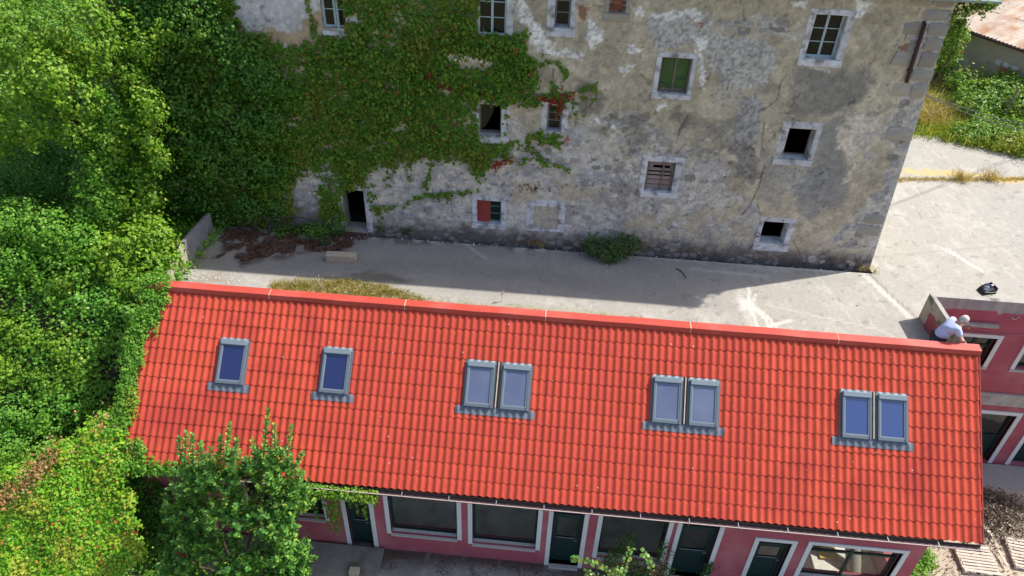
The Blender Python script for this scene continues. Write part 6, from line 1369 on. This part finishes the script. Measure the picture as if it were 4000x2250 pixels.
def big_shrub():
    t = thing('shrub', 'tall glossy leafed shrub standing in front of the red roof', 'shrub', (-18.3, -4.2, ZF))
    B = [bl(760, 1860, -4.0, .5, .5, .5), bl(900, 1850, -4.0, .55, .5, .55), bl(1060, 1830, -3.95, .55, .5, .6), bl(1150, 1930, -4.0, .4, .4, .5), bl(730, 1990, -4.3, .5, .5, .5), bl(900, 2010, -4.5, .7, .55, .6), bl(1080, 2030, -4.4, .55, .5, .55), bl(1120, 2150, -4.5, .5, .5, .5), bl(780, 2130, -4.7, .55, .5, .5), bl(950, 2180, -4.8, .65, .5, .5), bl(700, 2200, -4.8, .5, .5, .45), bl(1060, 2290, -4.9, .6, .5, .5), bl(850, 2300, -5.0, .7, .5, .5), bl(1150, 2240, -4.6, .4, .4, .4)]
    B = [(b[0], b[1], b[2], b[3]*.9, b[4]*.88, b[5]*.86) for b in B]
    C, N = blob_surface(B, 24, 77)
    P, Nn, D = [], [], []; mb = MB()
    keep = RNG.random(len(C)) < .9
    for c, n in zip(C[keep], N[keep]):
        ax = unit((n*.6+np.array((0, 0, 1.0))+RNG.normal(size=3)*.28)[None])[0]; L_ = random.uniform(.26, .6); tip = c+ax*L_*.45
        shoot(tip-ax*L_, tip, random.randint(12, 17), .105, P, Nn, D); mb.tube([tip-ax*L_, tip], .006, 4, False)
    # upright leader shoots against the tiles
    for (qx, qy, q2x, q2y, Y, nn) in ((1030, 1790, 1047, 1600, -4.0, 46), (1075, 1790, 1072, 1655, -3.95, 34), (1120, 1800, 1140, 1665, -3.95, 30), (1000, 1800, 985, 1715, -3.95, 22), (880, 1800, 897, 1655, -3.95, 36), (860, 1800, 862, 1700, -4.0, 26), (925, 1800, 925, 1705, -4.0, 24),
                              (720, 1820, 730, 1685, -4.0, 34), (755, 1820, 752, 1690, -4.0, 26), (705, 1800, 700, 1705, -4.0, 26), (790, 1830, 785, 1730, -4.0, 22), (820, 1830, 822, 1750, -4.0, 20), (1150, 1830, 1185, 1765, -3.95, 20), (960, 1820, 955, 1800, -3.95, 16), (1165, 1880, 1175, 1835, -3.95, 16), (1175, 2000, 1230, 1955, -3.95, 26), (1170, 2160, 1235, 2180, -4.3, 22), (660, 1960, 640, 1930, -4.2, 16), (660, 2110, 625, 2090, -4.6, 18)):
        a, b = at(qx, qy, Y), at(q2x, q2y, Y); shoot(a, b, nn, .125, P, Nn, D); mb.tube([a, (a+b)/2, b], [.012, .009, .004], 5, False)
    # inner leaves
    k = RNG.integers(0, len(C), 6500); PI_ = C[k]-N[k]*RNG.uniform(.1, .5, (len(k), 1))+RNG.normal(size=(len(k), 3))*.1
    P = np.concatenate([np.array(P), PI_]); Nn = np.concatenate([np.array(Nn), unit(RNG.normal(size=PI_.shape)+np.array((0, -.3, .8)))]); D = np.concatenate([np.array(D), RNG.normal(size=PI_.shape)])
    me = leaf_mesh('crown', P, Nn, .115*RNG.uniform(.7, 1.2, len(P)), 6, 0, .56, D, .2, off=root_loc(t)); me.materials.append(M['bay']); obj('crown', me, None, t)
    b0 = np.array((-18.3, -4.3, ZF))
    for b in B: mb.tube([b0, (b0+np.array(b[:3]))/2+np.array((0, 0, .2)), np.array(b[:3])], [.06, .035, .012], 6)
    obj('trunk', mb, M['bark'], t)
    P = np.array([at(q[0]+random.gauss(0, 6), q[1]+random.gauss(0, 6), -4.95) for q in ((683, 2142), (695, 2165), (700, 2172), (705, 2168), (757, 2190), (762, 2198), (750, 2196))]); me = leaf_mesh('red_leaves', P, np.tile((0, -.6, .8), (len(P), 1)), .13, 6, 0, .7, off=root_loc(t)); me.materials.append(M['redleaf']); obj('red_leaves', me, None, t)
big_shrub()
def sprigs():
    t = thing('shrub', 'young shrub with round pale leaves reaching up before the shop windows', 'shrub', (-8.6, -4.4, ZF)); P, N, D = [], [], []; mb = MB()
    for pts, Y, n in (([(2420, 2300), (2370, 2222), (2300, 2192), (2228, 2185)], -4.3, 34), ([(2420, 2300), (2440, 2220), (2455, 2170), (2466, 2140)], -4.3, 26), ([(2560, 2310), (2545, 2225), (2535, 2180), (2507, 2155)], -4.3, 24), ([(2400, 2300), (2350, 2255), (2300, 2240), (2290, 2235)], -4.35, 18), ([(2410, 2310), (2400, 2250), (2402, 2215)], -4.4, 18), ([(2440, 2310), (2430, 2260), (2415, 2230)], -4.3, 18)):
        w = [at(*q, Y) for q in pts]; mb.tube(w, [.014]+[.008]*(len(w)-2)+[.004], 5, False)
        for k in range(n):
            s = (k+.5)/n*(len(w)-1); j = min(int(s), len(w)-2); f_ = s-j; p_ = w[j]*(1-f_)+w[j+1]*f_; ax = w[j+1]-w[j]; ax = ax/np.linalg.norm(ax); sd_ = np.cross(ax, (0, -.5, .8)); sd_ /= np.linalg.norm(sd_); d = sd_*(1 if k % 2 else -1)+ax*.5+np.array((0, 0, random.uniform(-.1, .4))); d /= np.linalg.norm(d)
            d = d+np.array([random.gauss(0, .35) for _ in range(3)]); d /= np.linalg.norm(d); P.append(p_+d*random.uniform(.03, .075)); N.append((random.gauss(0, .5), -.5+random.gauss(0, .45), .85)); D.append(d)
    me = leaf_mesh('crown', np.array(P), np.array(N), .1*RNG.uniform(.5, 1.15, len(P)), 6, 0, .92, np.array(D), .16, off=root_loc(t)); me.materials.append(M['sprig']); obj('crown', me, None, t)
    b0 = np.array((-8.7, -4.6, ZF)); mb.tube([b0, (b0+at(2420, 2300, -4.3))/2, at(2420, 2300, -4.3)], [.03, .025, .014], 6); mb.tube([b0, at(2560, 2310, -4.3)], [.02, .012], 6); obj('stem', mb, M['twig'], t)
sprigs()
plant('shrub', 'dim green shrub under the third shop window', 'shrub', [bl(2400, 2180, -3.2, .3, .2, .3), bl(2450, 2130, -3.1, .16, .12, .45), bl(2460, 2220, -3.3, .35, .2, .25), bl(2580, 2235, -3.4, .4, .2, .25), bl(2590, 2160, -3.1, .08, .07, .4), bl(2520, 2250, -3.5, .35, .2, .2)], 'shrubshade', 60, 10, .12, .06, trunk=(-8.2, -3.3, ZF), seed=40, trunkr=.02)
b = hz(2765, 2245, ZF); plant('weed', 'small round leafed weed beside the right hand green door', 'weed', [bl(2764, 2225, -3.0, .08, .06, .14)], 'shrubshade', 130, 10, .06, .07, trunk=tuple(at(2764, 2250, -3.0)), seed=41, trunkr=.01)
b1, b2 = hz(3610, 2190, ZF), hz(3580, 2240, ZF)
plant('weed', 'bright green weeds at the foot of the pink gable', 'weed', [(b1[0], b1[1], ZF+.12, .3, .3, .16), (b2[0], b2[1], ZF+.1, .35, .35, .14), (b2[0]-.5, b2[1]-.5, ZF+.1, .4, .35, .16), (b1[0]-.1, b1[1]+.35, ZF+.1, .2, .2, .12)], 'vine', 40, 18, .13, .08, trunk=(b1[0], b1[1], ZF), seed=42, trunkr=.012)

# ---- litter, pebbles, wood debris
def scatter(name, label, cat, P, N, size, mt, asp=.7): me = leaf_mesh(name, P, N, size, 4, 0, asp, fold=.3); me.materials.append(M[mt]); o = obj(name, me, None); return set_props(o, label, cat, None, 'stuff')
pl_ = []
while len(pl_) < 5200:
    q = (random.uniform(780, 1480), random.uniform(880, 1060)); w = poly_sd(np.array([q[0]]), np.array([q[1]]), [(860, 890), (1350, 905), (1470, 920), (1330, 985), (1180, 985), (1060, 1000), (960, 1040), (930, 1010), (790, 1010), (900, 985), (860, 940)])[0]
    p_ = hz(*q, ZC)
    if w > 0 and noise(p_[0], p_[1], .28, 300) > .45-.004*min(w, 40): pl_.append(p_+np.array((0, 0, .012+.03*random.random())))
P = np.array(pl_); scatter('leaf_litter', 'brown fallen leaves heaped on the shaded concrete', 'leaves', P, RNG.normal(size=P.shape)*.5+np.array((0, 0, 1)), .06*RNG.uniform(.5, 1.3, len(P)), 'litter')
P = np.array([(RNG.uniform(-15.5, -5), RNG.uniform(-3.5, -2.95), ZF+.02) for _ in range(1500)]); P = P[noise(P[:, 0], P[:, 1], .5, 301) > .45]; scatter('leaf_litter', 'dark fallen leaves along the foot of the pink front wall', 'leaves', P, RNG.normal(size=P.shape)*.5+np.array((0, 0, 1)), .05*RNG.uniform(.5, 1.3, len(P)), 'litter')
P = RNG.normal(size=(5200, 3))*np.array((.75, .55, .05))+np.array((2.75, .35, ZF+.13)); P[:, 2] = np.maximum(P[:, 2], ZF+.03); P[:, 2] += .12*np.exp(-((P[:, 0]-2.75)**2/.8+(P[:, 1]-.35)**2/.4))
P = P[(P[:, 1] < 1.2)]
scatter('wood_debris', 'heap of dark bark and wood scraps by the roof end', 'debris', P, RNG.normal(size=P.shape)*.6+np.array((0, 0, 1)), .14*RNG.uniform(.3, 1.3, len(P)), 'debris', .28)
P = np.stack([RNG.uniform(.1, 4.5, 1500), RNG.uniform(-2.4, .6, 1500), np.full(1500, ZF+.05)], -1); scatter('wood_chips', 'pale wood chips strewn over the dry dirt', 'debris', P, RNG.normal(size=P.shape)*.4+np.array((0, 0, 1)), .1*RNG.uniform(.3, 1.3, len(P)), 'debris', .3)
for q0, q1, w_, lab in (((3838, 2050), (3880, 2095), .05, 'split pale plank lying on the dark debris'), ((3900, 2150), (3935, 2210), .03, 'thin pale stick on the dirt between the pallets'), ((3845, 1975), (3870, 1985), .05, 'short grey plank by the roof verge'), ((3900, 2010), (3960, 2065), .03, 'long brown lath across the debris heap')):
    A, B = np.array(hz(*q0, ZF+.12)), np.array(hz(*q1, ZF+.12)); f = B-A; L_ = np.linalg.norm(f); f /= L_; mb = MB(); mb.obox((A+B)/2, f, (-f[1], f[0], 0), (0, 0, 1), L_/2, w_, .012); o = obj('plank', mb, M['pallet']); set_props(o, lab, 'plank', 'loose planks in the front yard')
mb = MB()
for _ in range(420):
    r = random.random()
    if r < .4: p_ = np.array((random.uniform(-15.5, -1), 4.52+random.gauss(0, .1), ZC))
    elif r < .6: p_ = np.array(hz(random.gauss(800, 60), random.gauss(1085, 14), ZC))
    elif r < .68: p_ = np.array(hz(random.gauss(3180, 90), random.gauss(1050, 6), ZC))
    else: p_ = np.array((random.uniform(-21, 8), random.uniform(.4, 9), ZC))
    if p_[1] > 4.58 and p_[0] < -.8 or p_[0] > -.3 and p_[1] < 2.5: continue
    s = random.choice((.012, .016, .02, .03)); mb.add([p_+np.array((s*a*random.uniform(.6, 1.2), s*b*random.uniform(.6, 1.2), s*c*.8)) for a, b, c in ((-1, -1, 0), (1, -1, 0), (1, 1, 0), (-1, 1, 0), (-.5, -.5, 1), (.5, -.5, 1), (.5, .5, 1), (-.5, .5, 1))], [(0, 1, 5, 4), (1, 2, 6, 5), (2, 3, 7, 6), (3, 0, 4, 7), (4, 5, 6, 7)])
o = obj('pebbles', mb, M['stones']); set_props(o, 'small pale pebbles and crumbs of plaster on the concrete', 'pebbles', None, 'stuff')
